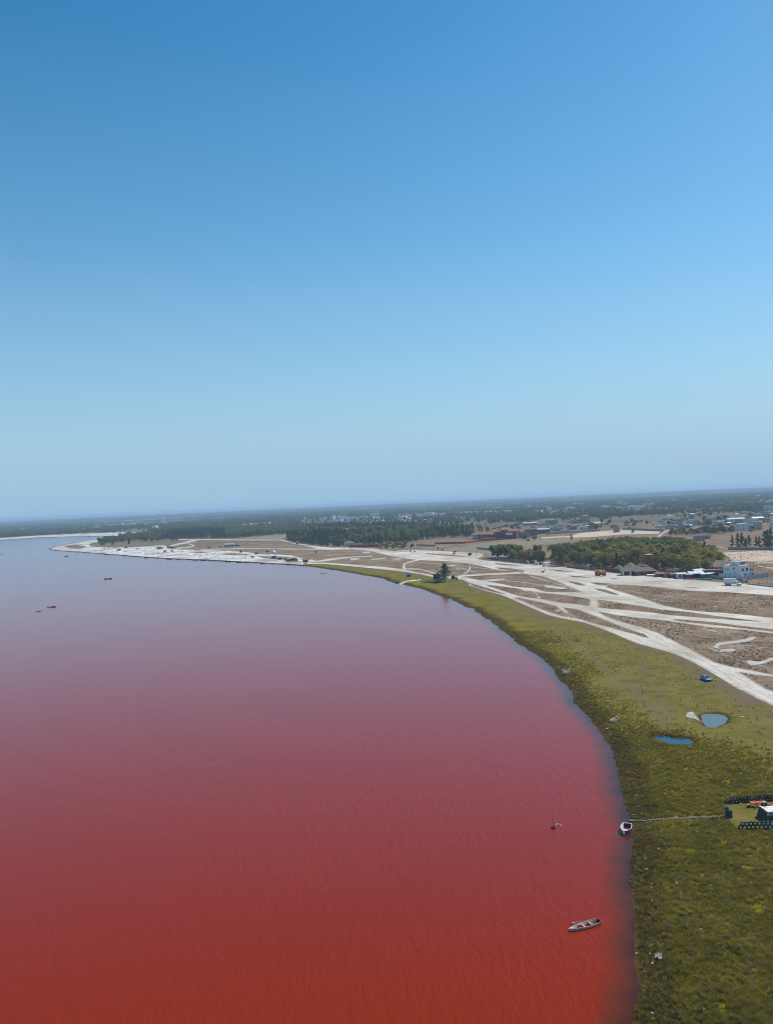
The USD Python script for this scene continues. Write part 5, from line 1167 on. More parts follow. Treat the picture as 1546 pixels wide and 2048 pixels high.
def mixer_make(t):
    MB().box((0, 0, .85), (7.6, 1.0, .3)).build('chassis', DARK, t)
    m = MB(); prof = [(-3.9, .7, 3.0), (-3.2, 1.1, 2.75), (-1.8, 1.32, 2.45), (-.2, 1.32, 2.2), (1.0, .95, 2.0), (1.4, .4, 1.95)]
    for (x0, r0, z0), (x1, r1, z1) in zip(prof, prof[1:]): m.tube((x0, 0, z0), (x1, 0, z1), r0, r1, 18)
    m.build('drum', ORANGE, t, smooth=30)
    MB().box((-3.6, 0, 1.7), (.5, 1.5, 1.5)).build('chute_frame', DARK, t); MB().box((1.3, 0, 1.35), (.5, 1.8, .9)).build('drum_stand', ORANGE, t)
    truck_cab(t, 1.9, mat('dull_orange_cab', (0.36, 0.10, 0.03), .5, dirt=(.1, .05, .03)))
    MB().box((3.72, 0, .65), (.16, 2.3, .3)).build('bumper', DARK, t)
    for s in (-1, 1):
        for x in (-2.6, -1.4, 2.7): wheel(t, x, s * 1.0, .52, .34)


a, b = G(1190, 1151.3), G(1212, 1152.4); p = (a + b) / 2; mx = thing('mixer_truck', 'orange concrete mixer truck on the sandy road before the grove wall', 'truck', (p[0], p[1], ZL), math.atan2(b[1] - a[1], b[0] - a[0])); mixer_make(mx)
p = G(1086, 1145.5); ct = thing('donkey_cart', 'small dark two-wheeled cart on the open sand before the bus', 'cart', (p[0], p[1], ZL), 2.7)
MB().box((0, 0, .75), (2.2, 1.3, .12)).build('bed', WOOD, ct); MB().box((0, .62, 1.05), (2.2, .05, .5)).build('side_board', WOOD, ct); MB().box((0, -.62, 1.05), (2.2, .05, .5)).build('side_board', WOOD, ct)
for s in (-1, 1): wheel(ct, 0, s * .8, .42, .12, WOOD); MB().tube((1.0, s * .4, .72), (3.0, s * .35, .8), .04, .04, 5).build('shaft', WOOD, ct)

# ------------------------------------------------------------------ people far off
SKIN = mat('dark_skin', (0.09, 0.05, 0.035), .6); CLO = [mat('dark_blue_cloth', (0.03, 0.04, 0.09), .9), mat('white_shirt_cloth', (0.65, 0.65, 0.65), .9), mat('red_cloth', (0.42, 0.05, 0.03), .9), mat('black_cloth', (0.02, 0.02, 0.02), .9)]


def chain(pairs):
    out = None
    for (a, ra), (b, rb) in pairs:
        m = manifold3d.Manifold.sphere(ra, 10).translate(a) + manifold3d.Manifold.sphere(rb, 10).translate(b); h = m.hull(); out = h if out is None else out + h
    return out


def person_maker(top, bottom, stride=.12, arm=.16):
    def make(t):
        J = lambda *p: p
        body = chain([((J(0, .09, .92), .10), (J(stride, .10, .50), .065)), ((J(stride, .10, .50), .06), (J(stride * .9, .10, .08), .045)), ((J(stride * .9, .10, .05), .045), (J(stride * .9 + .16, .11, .04), .035)),
                      ((J(0, -.09, .92), .10), (J(-stride, -.10, .50), .065)), ((J(-stride, -.10, .50), .06), (J(-stride * 1.3, -.10, .08), .045)), ((J(-stride * 1.3, -.10, .05), .045), (J(-stride * 1.3 + .16, -.11, .04), .035)),
                      ((J(0, 0, .95), .14), (J(0, 0, 1.28), .15)), ((J(0, .15, 1.40), .07), (J(0, -.15, 1.40), .07)), ((J(0, 0, 1.28), .14), (J(0, 0, 1.42), .09)), ((J(0, 0, 1.42), .06), (J(.01, 0, 1.55), .055)),
                      ((J(.01, 0, 1.60), .085), (J(.01, 0, 1.68), .095)), ((J(.10, 0, 1.61), .02), (J(.07, 0, 1.66), .02)),
                      ((J(0, .20, 1.40), .055), (J(-arm * .3, .25, 1.12), .045)), ((J(-arm * .3, .25, 1.12), .043), (J(arm, .25, .88), .034)), ((J(arm, .25, .88), .032), (J(arm + .05, .245, .78), .028)),
                      ((J(0, -.20, 1.40), .055), (J(arm * .3, -.25, 1.12), .045)), ((J(arm * .3, -.25, 1.12), .043), (J(-arm * .5, -.25, .88), .034)), ((J(-arm * .5, -.25, .88), .032), (J(-arm * .5 + .04, -.245, .78), .028))])
        m = body.to_mesh(); MB().add(m.vert_properties[:, :3], m.tri_verts).build('body', SKIN, t, smooth=True)
        sh_ = chain([((0, 0, .93), .165), ((0, 0, 1.28), .172), ][0:2] and [(((0, 0, .93), .165), ((0, 0, 1.28), .172)), (((0, .17, 1.40), .082), ((0, -.17, 1.40), .082)), (((0, 0, 1.28), .168), ((0, 0, 1.40), .11)), (((0, .20, 1.40), .07), ((-arm * .2, .24, 1.2), .062)), (((0, -.20, 1.40), .07), ((arm * .2, -.24, 1.2), .062))])
        m = sh_.to_mesh(); MB().add(m.vert_properties[:, :3], m.tri_verts).build('shirt', top, t, smooth=True)
        tr_ = chain([(((0, .09, .92), .12), ((stride, .10, .50), .085)), (((stride, .10, .50), .08), ((stride * .9, .10, .14), .065)), (((0, -.09, .92), .12), ((-stride, -.10, .50), .085)), (((-stride, -.10, .50), .08), ((-stride * 1.3, -.10, .14), .065))])
        m = tr_.to_mesh(); MB().add(m.vert_properties[:, :3], m.tri_verts).build('trousers', bottom, t, smooth=True)
        h = trimesh.creation.icosphere(2, .105); MB().add(h.vertices * [1, .95, .8] + [-.005, 0, 1.70], h.faces).build('hair', CLO[3], t, smooth=True)
    return make


ppl = [Kind('person', 'person', person_maker(CLO[0], CLO[3])), Kind('person', 'person', person_maker(CLO[1], CLO[0], .2)), Kind('person', 'person', person_maker(CLO[2], CLO[3], .1)), Kind('person', 'person', person_maker(CLO[3], CLO[0], .05))]
for k, x, y, lab, onbank in [(0, 809.5, 1114, 'person in dark clothes walking on the wide sandy road', 0), (3, 1090, 1142, 'person in black beside the cart on the open sand', 0), (2, 819, 1162, 'person in red standing on the footpath by the landing', 1), (1, 837, 1160, 'person in white walking on the footpath above the landing', 1), (0, 833.5, 1161, 'person in dark blue with the white-shirted person on the footpath', 1),
                              (1, 917, 1169.5, 'person in white standing on the grass right of the lone casuarina', 1), (0, 870, 1167, 'person in dark blue in the shade of the lone casuarina', 1), (3, 876, 1167.5, 'person in black in the shade of the lone casuarina', 1), (1, 871.5, 1167.2, 'person in white in the shade of the lone casuarina', 1),
                              (0, 763, 1104, 'person in dark clothes on the pinkish road by the red wall', 0), (3, 557, 1080.5, 'person in black on the far white road', 0), (2, 812, 1161.5, 'person in red sitting near the landing pole', 1)]:
    p = G(x, y, .5); z = bz_at(p[0], p[1]) + .03 if onbank else ZL + .03
    ppl[k].place(lab if 'sitting' not in lab else 'person in red standing beside the landing pole', (p[0], p[1], z), sr.uniform(0, 6))
# shelter, benches, poles near the lone tree
TARP = mat('blue_tarp', (0.03, 0.075, 0.13), .6, vary=.3, scale=2)
p = G(818.5, 1153.5, .5); z = bz_at(p[0], p[1]); sh1 = thing('shelter', 'small dark blue tarp shelter on the green bank by the white track', 'shelter', (p[0], p[1], z), .2)
MB().hull([(-1.7, -1.4, 1.5), (1.7, -1.4, 1.5), (-1.7, 1.4, 1.5), (1.7, 1.4, 1.5), (-1.4, 0, 2.7), (1.2, 0, 2.7)]).build('roof', TARP, sh1)
for x in (-1.5, 1.5):
    for y in (-1.2, 1.2): MB().tube((x, y, 0), (x, y, 1.5), .06, .06, 5).build('post', WOOD, sh1)
MB().box((0, 1.15, .75), (3.0, .04, 1.5)).build('back_cloth', TARP, sh1)
p = G(877, 1165.5, .5); z = bz_at(p[0], p[1]); sh2 = thing('shelter', 'dark blue cloth shelter under the lone casuarina', 'shelter', (p[0], p[1], z), -.1)
MB().hull([(-2.4, -1.5, 1.9), (2.4, -1.5, 1.8), (-2.4, 1.5, 2.1), (2.4, 1.5, 2.0), (-2.4, -1.5, 1.82), (2.4, 1.5, 1.92)]).build('roof', TARP, sh2)
for x in (-2.2, 0, 2.2):
    for y in (-1.35, 1.35): MB().tube((x, y, 0), (x, y, 1.85), .06, .06, 5).build('post', WOOD, sh2)
p = G(884, 1163, .5); z = bz_at(p[0], p[1])
MB().box((p[0] + .3, p[1], z + .5), (2.2, 1.2, 1.0), .2).build('blue_barrel_crate', mat('bright_blue_plastic', (0.02, 0.06, 0.35), .4), label='bright blue crate under the lone casuarina', category='crate')


def pole(x, y, h, lab, arms=False, z=ZL):
    p = G(x, y, z); t = thing('utility_pole', lab, 'pole', (p[0], p[1], z)); MB().tube((0, 0, -.1), (0, 0, h), .16, .10, 7).build('shaft', WOOD, t)
    if arms:
        MB().box((0, 0, h - .5), (1.8, .12, .14)).build('crossarm', WOOD, t)
        for x_ in (-.75, 0, .75): MB().tube((x_, 0, h - .43), (x_, 0, h - .2), .05, .04, 6).build('insulator', WHITE, t)


pole(953.5, 1117, 12, 'tall power pole with crossarm at the end of the sandy loop', True); pole(865, 1109, 9, 'thin pole standing in the middle of the sandy loop', True); pole(1128.5, 1138, 9.5, 'lamp pole in front of the grove right of the bus')
pole(1482, 1122, 7, 'bare pole standing behind the white villa roof'); pole(812, 1159.5, 4.5, 'thin pole at the landing beside the tarp shelter', z=.5); pole(1363, 1155, 8.5, 'palm-thin pole left of the tin-roofed stalls'); pole(1351, 1157, 8, 'leaning pole before the red brick stall')

# ------------------------------------------------------------------ buildings
PLASTER = mat('white_plaster', (0.70, 0.69, 0.68), .8, vary=.06, scale=1.5, dirt=(0.55, 0.53, 0.50)); CEMENT = mat('cement_wall', (0.30, 0.265, 0.225), .9, vary=.12, scale=1.2, spec=.05); BLUEGREY = mat('blue_grey_plaster', (0.33, 0.37, 0.40), .8, vary=.08)
BRICKRED = mat('red_plaster', (0.27, 0.085, 0.065), .9, vary=.2, scale=1.2, spec=.05); BROWNWALL = mat('tan_block_wall', (0.33, 0.26, 0.19), .9, vary=.2, scale=1, spec=.05); TERRA = mat('terracotta_tiles', (0.36, 0.17, 0.11), .8, vary=.25, scale=2, spec=.05)
THATCH = mat('grey_thatch', (0.23, 0.195, 0.155), .95, vary=.3, scale=5, bump=.08, spec=0); TIN = mat('pale_tin_sheet', (0.48, 0.52, 0.56), .45, .3, vary=.15, scale=2, dirt=(.33, .27, .22)); RUSTTIN = mat('rusty_tin_sheet', (0.28, 0.17, 0.12), .7, .2, vary=.3)
HOLE = mat('dark_opening', (0.02, 0.02, 0.022), .5); PINKWALL = mat('pinkish_grey_wall', (0.26, 0.19, 0.17), .9, vary=.2, scale=.8, spec=.05); OFFW = mat('offwhite_plaster', (0.56, 0.54, 0.50), .8, vary=.1, dirt=(.4, .36, .32)); TANP = mat('tan_plaster', (0.40, 0.31, 0.23), .9, vary=.15, spec=.05); TEALP = mat('turquoise_paint', (0.06, 0.20, 0.24), .6, vary=.2)
LGREY = mat('light_grey_roof', (0.33, 0.30, 0.265), .8, vary=.15)


def opening(wall, x, y, z, w, h, axis, out, frame=None, name='window'):
    """A window or door pushed 3 cm proud of a wall: frame, pane, sill."""
    f = frame or CEMENT
    s = (w + .16, .06, h + .16) if axis == 'y' else (.06, w + .16, h + .16); m = MB().box((x, y, z), s).build(name, f, wall)
    s = (w, .07, h) if axis == 'y' else (.07, w, h); o = (0, out * .02, 0) if axis == 'y' else (out * .02, 0, 0)
    MB().box((x + o[0], y + o[1], z), s).build('pane' if name == 'window' else 'leaf', GLASS if name == 'window' else HOLE, m)


# white villa with its walled yard
c = G(1492, 1160.3); villa = thing('villa', 'white flat-roofed villa with roof tower and terrace behind a yard wall', 'house', (c[0], c[1], ZL), math.radians(30))
MB().box((5.0, 10.0, 3.9), (8.0, 12.0, 7.8)).box((11.5, 10.0, 2.1), (5.0, 10.0, 4.2)).build('wall', PLASTER, villa)
MB().box((5.2, 9.0, 9.0), (5.6, 6.4, 2.4)).build('tower', PLASTER, villa)
MB().box((5.0, 10.0, 7.89), (8.2, 12.2, .18)).box((5.2, 9.0, 10.28), (5.9, 6.7, .16)).box((11.6, 10.0, 4.29), (5.2, 10.2, .18)).build('roof', OFFW, villa)
MB().box((11.9, 8.6, 7.3), (5.8, 8.6, .22), 0, .05).build('terrace_canopy', TERRA, villa)
for x, y in ((14.2, 5.0), (11.6, 5.0), (14.2, 12.4)): MB().box((x, y, 5.8), (.28, .28, 2.8)).build('terrace_column', BLUEGREY, villa)
MB().box((11.6, 5.02, 4.8), (5.2, .12, .85)).box((14.2, 10.0, 4.8), (.12, 10, .85)).build('terrace_parapet', BLUEGREY, villa)
opening(villa, 9.01, 7.0, 5.6, 1.6, 2.2, 'x', 1, name='door'); opening(villa, 9.01, 10.0, 5.7, 1.6, 1.6, 'x', 1)
for x in (10.3, 12.7): opening(villa, x, 4.99, 2.1, 1.5, 1.6, 'y', -1)
for x in (2.8, 6.6): opening(villa, x, 3.99, 5.6, 1.5, 1.5, 'y', -1)
opening(villa, 4.7, 3.99, 2.0, 2.2, 1.6, 'y', -1)
for x in (3.6, 5.2, 6.8): opening(villa, x, 5.79, 9.1, 1.1, 1.3, 'y', -1)
for y, z in ((12.6, 5.6), (14.6, 5.6)): opening(villa, .99, y, z, .7, .9, 'x', -1)
for y in (6, 10.5, 14): opening(villa, .99, y, 2.2, 1.0, 1.0, 'x', -1)
opening(villa, 2.39, 9.4, 9.1, .7, .9, 'x', -1)
v, f = torus(.45, .10, 16, 6); v = v @ Rotation.from_euler('y', 90, degrees=True).as_matrix().T
MB().add(v + [.99, 8.6, 6.3], f).tube((.95, 8.6, 6.3), (1.0, 8.6, 6.3), .42, .42, 14).build('round_window', GLASS, villa)
yw = thing('yard_wall', 'tall blue-grey yard wall round the white villa', 'wall', (c[0], c[1], ZL), math.radians(30))
MB().box((10.5, 0, 1.35), (21, .25, 2.7)).build('front_panel', BLUEGREY, yw); MB().box((0, 9.1, 1.4), (.25, 18, 2.8)).build('side_panel', PLASTER, yw)
for k in range(6): MB().box((-.14, 1.0 + k * 3.2, 1.42), (.22, .3, 2.84)).build('pilaster', LGREY, yw)
for k in range(5): MB().box((2.2 + k * 4.2, -.14, 1.37), (.3, .22, 2.74)).build('pilaster', CEMENT, yw)


def wall_line(pxs, h, w, m, lab, name='boundary_wall', group=None, piers=None):
    pts = [G(*q)[:2] for q in pxs]; t = thing(name, lab, 'wall', (pts[0][0], pts[0][1], ZL), 0, 1, group)
    for a, b in zip(pts, pts[1:]):
        a, b = a - pts[0], b - pts[0]; d = b - a; L = np.linalg.norm(d); rz = math.atan2(d[1], d[0])
        MB().box(((a + b)[0] / 2, (a + b)[1] / 2, h / 2), (L, w, h), rz).build('panel', m, t)
        if piers:
            for s in np.arange(0, L, piers): q = a + d * s / L; MB().box((q[0], q[1], h / 2 + .08), (w + .18, w + .18, h + .16), rz).build('pier', m, t)


wall_line([(1424, 1157), (1450, 1160.3), (1489, 1164.3)], 1.9, .22, BROWNWALL, 'tan block wall along the road before the white villa', piers=6)
p = G(1490, 1166.5); gt = thing('guard_hut', 'small brown ruined hut at the corner of the tan block wall', 'hut', (p[0], p[1], ZL), .5)
MB().box((0, 0, 1.0), (2.2, 1.8, 2.0)).build('wall', BROWNWALL, gt); MB().box((0, -.91, .85), (.8, .05, 1.6)).build('door', HOLE, gt); MB().box((0, 0, 2.06), (2.5, 2.1, .12)).build('roof', RUSTTIN, gt)
wall_line([(983, 1118.5), (1020, 1123), (1057, 1127.2)], 1.7, .25, PINKWALL, 'low pinkish wall in front of the left end of the grove', piers=9)
wall_line([(1134, 1134.8), (1160, 1137.6), (1190, 1140.2)], 2.0, .25, PINKWALL, 'pinkish grey grove wall right of the bus', piers=9)
wall_line([(1211, 1141.5), (1245, 1146.5)], 2.2, .25, BRICKRED, 'dull red grove wall behind the orange truck', piers=7)
wall_line([(955, 1098), (985, 1101.5)], 2.2, .25, CEMENT, 'dark grey wall left of the grove on the stubble field', piers=8)
wall_line([(833, 1091.2), (871, 1093)], 1.8, .25, CEMENT, 'dark low wall right of the small tree clump', piers=10)
wall_line([(1246, 1058.5), (1290, 1061), (1328, 1062.5)], 2.4, .3, CEMENT, 'long dark grey wall below the far village, left part')
wall_line([(1456, 1099.5), (1500, 1100), (1560, 1099.5)], 2.2, .3, CEMENT, 'dark wall along the back of the sandy field')
wall_line([(1092, 1069.5), (1142, 1065.8)], 3.0, .3, CEMENT, 'long grey wall right of the red compound')
wall_line([(1142, 1065.8), (1200, 1062)], 2.4, .3, LGREY, 'pale grey wall at the near edge of the left houses')
wall_line([(1370, 1083.5), (1410, 1082)], 2.4, .3, CEMENT, 'grey wall right of the far tree row')
wall_line([(870, 1088.5), (930, 1087), (960, 1083.5)], 2.2, .3, BRICKRED, 'red earth wall before the brick resort, left part', piers=12)
wall_line([(960, 1083.2), (1014, 1079)], 2.4, .3, BRICKRED, 'red earth wall before the brick resort, right part', piers=12)
wall_line([(698, 1095.6), (728, 1094.6), (757, 1094.2)], 3.4, .4, BRICKRED, 'long red earth wall by the pinkish road')
wall_line([(1494, 1168.5), (1546, 1174.5), (1600, 1180)], .7, .8, BROWNWALL, 'low brown earth bank along the road right of the villa')
wall_line([(1392, 1158.8), (1424, 1160.5)], .8, .6, BROWNWALL, 'low brown stone row in front of the turquoise stall')


def house(name, lab, px, py, rz, L, W, H, wallm, roofm, roof='flat', wins=2, door=True, group=None, loc=None, cat='house', over=.25, rise=1.4):
    p = G(px, py) if loc is None else loc
    t = thing(name, lab, cat, (p[0], p[1], ZL), rz, 1, group); house_parts(t, L, W, H, wallm, roofm, roof, wins, door, over, rise); return t


def house_parts(t, L, W, H, wallm, roofm, roof='flat', wins=2, door=True, over=.25, rise=1.4):
    MB().box((0, 0, H / 2), (L, W, H)).build('wall', wallm, t)
    if roof == 'flat':
        r = MB().box((0, 0, H + .06), (L + .1, W + .1, .16)); r.build('roof', roofm, t)
        mb = MB()
        for y in (-W / 2, W / 2): mb.box((0, y, H + .38), (L + .1, .2, .5))
        for x in (-L / 2, L / 2): mb.box((x, 0, H + .36), (.2, W - .2, .46))
        mb.build('parapet', wallm, t)
    elif roof == 'hip':
        a, b = L / 2 + over, W / 2 + over; k = max(L / 2 - W / 2, .2)
        MB().hull([(x, y, H + .02) for x in (-a, a) for y in (-b, b)] + [(x, y, H - .1) for x in (-a, a) for y in (-b, b)] + [(-k, 0, H + rise), (k, 0, H + rise)]).build('roof', roofm, t)
    elif roof == 'shed':
        a, b = L / 2 + over, W / 2 + over
        MB().hull([(-a, -b, H + .02), (a, -b, H + .02), (-a, b, H + rise), (a, b, H + rise), (-a, -b, H + .10), (a, -b, H + .10), (-a, b, H + rise + .08), (a, b, H + rise + .08)]).build('roof', roofm, t)
    elif roof == 'gable':
        a, b = L / 2 + over, W / 2 + over
        MB().hull([(x, y, H + .02) for x in (-a, a) for y in (-b, b)] + [(x, 0, H + rise) for x in (-a, a)]).build('roof', roofm, t)
    for k in range(wins):
        x = -L / 2 + L * (k + .7) / (wins + .6)
        for zz in ([H * .55] if H < 5 else [H * .28, H * .75]):
            w = MB().box((x, -W / 2 - .01, zz), (1.2, .08, 1.1)).build('window', HOLE, t)
    if door: MB().box((L * .36, -W / 2 - .01, 1.02), (1.0, .08, 2.04)).build('door', HOLE, t)


# huts, stalls and sheds along the road
def round_hut(lab, px, py, R, H, cone):
    p = G(px, py); t = thing('thatched_hut', lab, 'hut', (p[0], p[1], ZL)); MB().tube((0, 0, 0), (0, 0, H), R, R, 14).build('wall', TANP, t)
    n = 18; th = np.arange(n) * 2 * np.pi / n; rr = R * 1.35 * (1 + .04 * np.sin(th * 7)); v = np.vstack([np.column_stack([rr * np.cos(th), rr * np.sin(th), np.full(n, H - .35)]), np.column_stack([R * .6 * np.cos(th), R * .6 * np.sin(th), np.full(n, H + cone * .52)]), [[0, 0, H + cone]]])
    f = [[i, (i + 1) % n, n + (i + 1) % n] for i in range(n)] + [[i, n + (i + 1) % n, n + i] for i in range(n)] + [[n + i, n + (i + 1) % n, 2 * n] for i in range(n)] + [[(i + 1) % n, i, 2 * n] for i in range(n)]
    MB().add(v, f).build('thatch', THATCH, t); MB().box((0, -R, 1.0), (1.0, .2, 2.0)).build('door', HOLE, t)


round_hut('round hut with pale thatch cone, leftmost behind the long thatched hall', 1238, 1143.5, 2.6, 2.6, 2.4)
round_hut('round hut with peaked thatch above the long thatched hall', 1261, 1144, 3.2, 4.2, 2.6)
round_hut('round hut with thatch cone left of the red tower house', 1287, 1143, 3.2, 4.4, 2.4)
t = house('thatched_hall', 'long thatched hall with white posts facing the sandy road', 1266, 1149.5, -.12, 15, 6.5, 3.0, TANP, THATCH, 'hip', 0, False, over=.9, rise=2.6, cat='hall')
for x, m in ((-6.6, PLASTER), (-2.0, PLASTER), (2.4, CEMENT)): MB().box((x, -3.6, 1.4), (.7 if m is PLASTER else .3, .4, 2.8)).build('post', m, t)
for x in (-4.5, .3): MB().box((x, -3.28, 1.2), (2.8, .1, 2.2)).build('opening', HOLE, t)
t = house('thatched_hall', 'thatched house with red front wall right of the long hall', 1290, 1149.8, -.10, 13, 6.5, 2.7, BRICKRED, THATCH, 'hip', 2, True, over=.8, rise=2.5, cat='hall')
t = house('tower_house', 'red brick tower house rising from the grove behind the huts', 1303, 1141.5, .1, 7.5, 7, 8.6, BRICKRED, TERRA, 'flat', 2, False)
MB().box((-1.6, 0, 10.0), (3.2, 3.4, 2.4)).build('roof_room', BRICKRED, t); MB().box((-1.6, 0, 11.28), (4.2, 4.2, .16)).build('tin_cover', PLASTER, t); MB().box((0, -3.55, 5.9), (7.8, .3, .25)).build('ledge', TERRA, t)
p = G(1305, 1152.6); t = thing('sun_shade', 'low pale flat sheet shade in front of the red-walled hall', 'shade', (p[0], p[1], ZL), -.1); MB().box((0, 0, 1.15), (6.6, 2.0, .1), 0, 0, .18).build('sheet', PLASTER, t)
for x in (-3, 0, 3): MB().tube((x, 0, 0), (x, 0, 1.1), .06, .06, 5).build('post', WOOD, t)
house('stall', 'dark reddish stall left of the orange-brown stall', 1323, 1153, -.1, 7.5, 3.5, 1.9, BRICKRED, RUSTTIN, 'shed', 1, True, rise=.4)
house('stall', 'orange-brown stall by the leaning pole', 1338, 1154.6, -.1, 5.2, 3.5, 2.2, mat('orange_brown_wall', (0.36, 0.16, 0.09), .9, vary=.2), RUSTTIN, 'flat', 1, True)
house('stall', 'dark purple-brown stall right of the orange-brown stall', 1349, 1155.5, -.1, 5.0, 3.5, 2.3, mat('purple_brown_wall', (0.14, 0.09, 0.10), .9, vary=.2), RUSTTIN, 'shed', 1, False, rise=.3)
house('stall', 'pale blue-white stall with white flat roof', 1363, 1156.6, -.1, 5.6, 4, 2.9, mat('pale_blue_wall', (0.40, 0.46, 0.50), .8, vary=.15), PLASTER, 'shed', 2, True, rise=.3)
house('stall', 'red stall between the blue-white stall and the dark shed', 1378, 1157, -.05, 3.6, 3.5, 2.5, BRICKRED, TIN, 'shed', 0, True, rise=.4)
t = house('open_shed', 'dark open shed with pale gabled tin roof beside the red stall', 1390, 1154.6, .05, 8.5, 6, 2.6, HOLE, TIN, 'gable', 0, False, over=.5, rise=1.3, cat='shed')
t = house('open_shed', 'second open shed with sloping tin roof by the turquoise stall', 1401, 1152, .3, 7.0, 5, 2.6, mat('dark_plank_wall', (0.05, 0.04, 0.04), .9), TIN, 'shed', 0, False, over=.4, rise=1.6, cat='shed')
house('stall', 'turquoise stall with white roof left of the tan block wall', 1412, 1155.3, .05, 6.5, 3.6, 2.4, TEALP, PLASTER, 'hip', 1, False, over=.2, rise=.5)
house('stall', 'small dark turquoise stall right of the larger turquoise stall', 1423, 1153.6, .05, 3.0, 3.2, 2.3, TEALP, TIN, 'shed', 0, True, rise=.3)
t = house('brick_house', 'roofless red brick house between stalls and white villa', 1427, 1150.5, .05, 13.5, 9, 3.2, BRICKRED, CEMENT, 'flat', 3, True)
for x, y, lab, s in [(1423, 1143, 'wide grey thatched roof house left of the villa, nearer one', 1.0), (1434, 1138, 'grey thatched roof house left of the villa, farther one', 1.0), (1409, 1149, 'small thatched hut by the grove right end', .6)]:
    house('thatched_house', lab, x, y, .1, 13 * s, 7 * s, 3.2 * s, TANP, THATCH, 'hip', 2, True, over=.8, rise=2.6 * s)
p = G(1375, 1158.8); MB().hull([(p[0] + a * 2.4, p[1] + b * 1.0, ZL + z) for a, z, k in ((-1, 0, 1), (1, 0, 1), (-.8, .6, .6), (.8, .7, .6)) for b in (-k, k)]).build('upturned_boat', RED_FLOOR, label='reddish upturned boat lying before the red stall', category='boat')
p = G(1073.5, 1130.4); kb = thing('kiosk', 'small white kiosk with raised sign left of the bus', 'kiosk', (p[0], p[1], ZL), -.3); MB().box((0, 0, 1.1), (3.0, 2.0, 2.2)).build('wall', PLASTER, kb); MB().box((-.6, 0, 2.9), (.9, .9, 1.4)).build('roof_box', PLASTER, kb); MB().box((.3, -1.01, 1.2), (1.2, .05, .8)).build('hatch', HOLE, kb)
p = G(1057, 1128.6); MB().box((p[0], p[1], ZL + 1.0), (.9, .9, 2.0), .3).box((p[0], p[1], ZL + 2.05), (1.1, 1.1, .12), .3).build('gate_pillar', PLASTER, label='white gate pillar at the right end of the low pinkish wall', category='pillar')
p = G(1178, 1140.6); MB().mesh(trimesh.creation.icosphere(2, 1.3), (p[0], p[1] + 2, ZL + 3.0)).tube((p[0], p[1] + 2, ZL), (p[0], p[1] + 2, ZL + 2), .5, .5, 8).build('water_tank', LGREY, label='round pale grey water tank behind the pinkish grove wall', category='tank')

# red brick resort
resort = [('red brick resort house with hipped tile roof, leftmost and pale-walled', 952, 1078.5, 10, 8, 6.5, OFFW, TERRA, 'hip', 2.6), ('red brick resort house with big hipped roof, second from the left', 969, 1078.5, 13, 10, 6.5, BRICKRED, TERRA, 'hip', 3.6), ('red brick resort house with hipped roof, third from the left', 986, 1077.5, 13, 10, 5.8, BRICKRED, TERRA, 'hip', 3.2),
          ('far resort house with pale hipped roof behind the third red house', 991, 1071, 13, 10, 6.0, TANP, TERRA, 'hip', 3.2), ('far resort house with wide hipped roof left of the red compound', 1012, 1067.5, 18, 11, 6.0, BRICKRED, TERRA, 'hip', 3.6), ('far low resort house with hipped roof behind the red compound', 1028, 1068.5, 17, 9, 5.0, TANP, TERRA, 'hip', 3.0)]
for lab, x, y, L, W, H, wm, rm, rf, rs in resort: house('resort_house', lab, x, y, .05, L, W, H, wm, rm, rf, 3, True, over=.8, rise=rs)
t = house('compound', 'long dark red flat-roofed compound with pale roof edge', 1012, 1077.4, -.35, 30, 12, 8.0, mat('deep_red_wall', (0.16, 0.05, 0.05), .9, vary=.2), LGREY, 'flat', 7, False); MB().box((5.5, -6.1, 6.4), (9.0, .25, 3.0)).build('white_panel', PLASTER, t)
house('compound', 'pale grey-red block behind the dark red compound', 1040, 1075, .1, 24, 14, 6.5, PINKWALL, LGREY, 'flat', 4, False)
house('compound', 'dull red house right of the pair of trees', 1062, 1071, .1, 15, 12, 7.5, BRICKRED, BRICKRED, 'flat', 3, False)
house('compound', 'red house with pale tin roof at the far right of the resort', 1086, 1067, .1, 18, 10, 6, BRICKRED, TIN, 'gable', 3, True, rise=1.8)
house('lodge', 'yellowish low lodge with red and white roof edge in front of the resort houses', 977, 1081, .03, 19, 5, 3.0, mat('yellow_plaster', (0.42, 0.33, 0.12), .9), TERRA, 'flat', 3, False)
house('wood_house', 'pink tile roofed long house at the left end of the long wood', 596, 1075.5, -.15, 34, 12, 4.5, BRICKRED, mat('pink_tiles', (0.42, 0.21, 0.18), .9, vary=.2), 'hip', 4, False, over=1, rise=4)
house('wood_house', 'second pink tile roofed house at the left end of the long wood', 614, 1077.5, -.15, 24, 12, 4.5, BRICKRED, '/World/Looks/pink_tiles', 'hip', 3, False, over=1, rise=4)
house('wood_house', 'pinkish house half hidden in the middle of the long wood', 691, 1072.5, 0, 13, 9, 11, PINKWALL, TERRA, 'hip', 2, False, over=.6, rise=3)
house('wood_house', 'tan thatched gatehouse at the front of the long wood', 699, 1094, .1, 13, 7, 5, TANP, THATCH, 'hip', 2, True, over=.8, rise=2.5)
house('wood_house', 'low white house at the foot of the long wood, right part', 868, 1071.5, 0, 12, 8, 4, PLASTER, OFFW, 'flat', 2, True)

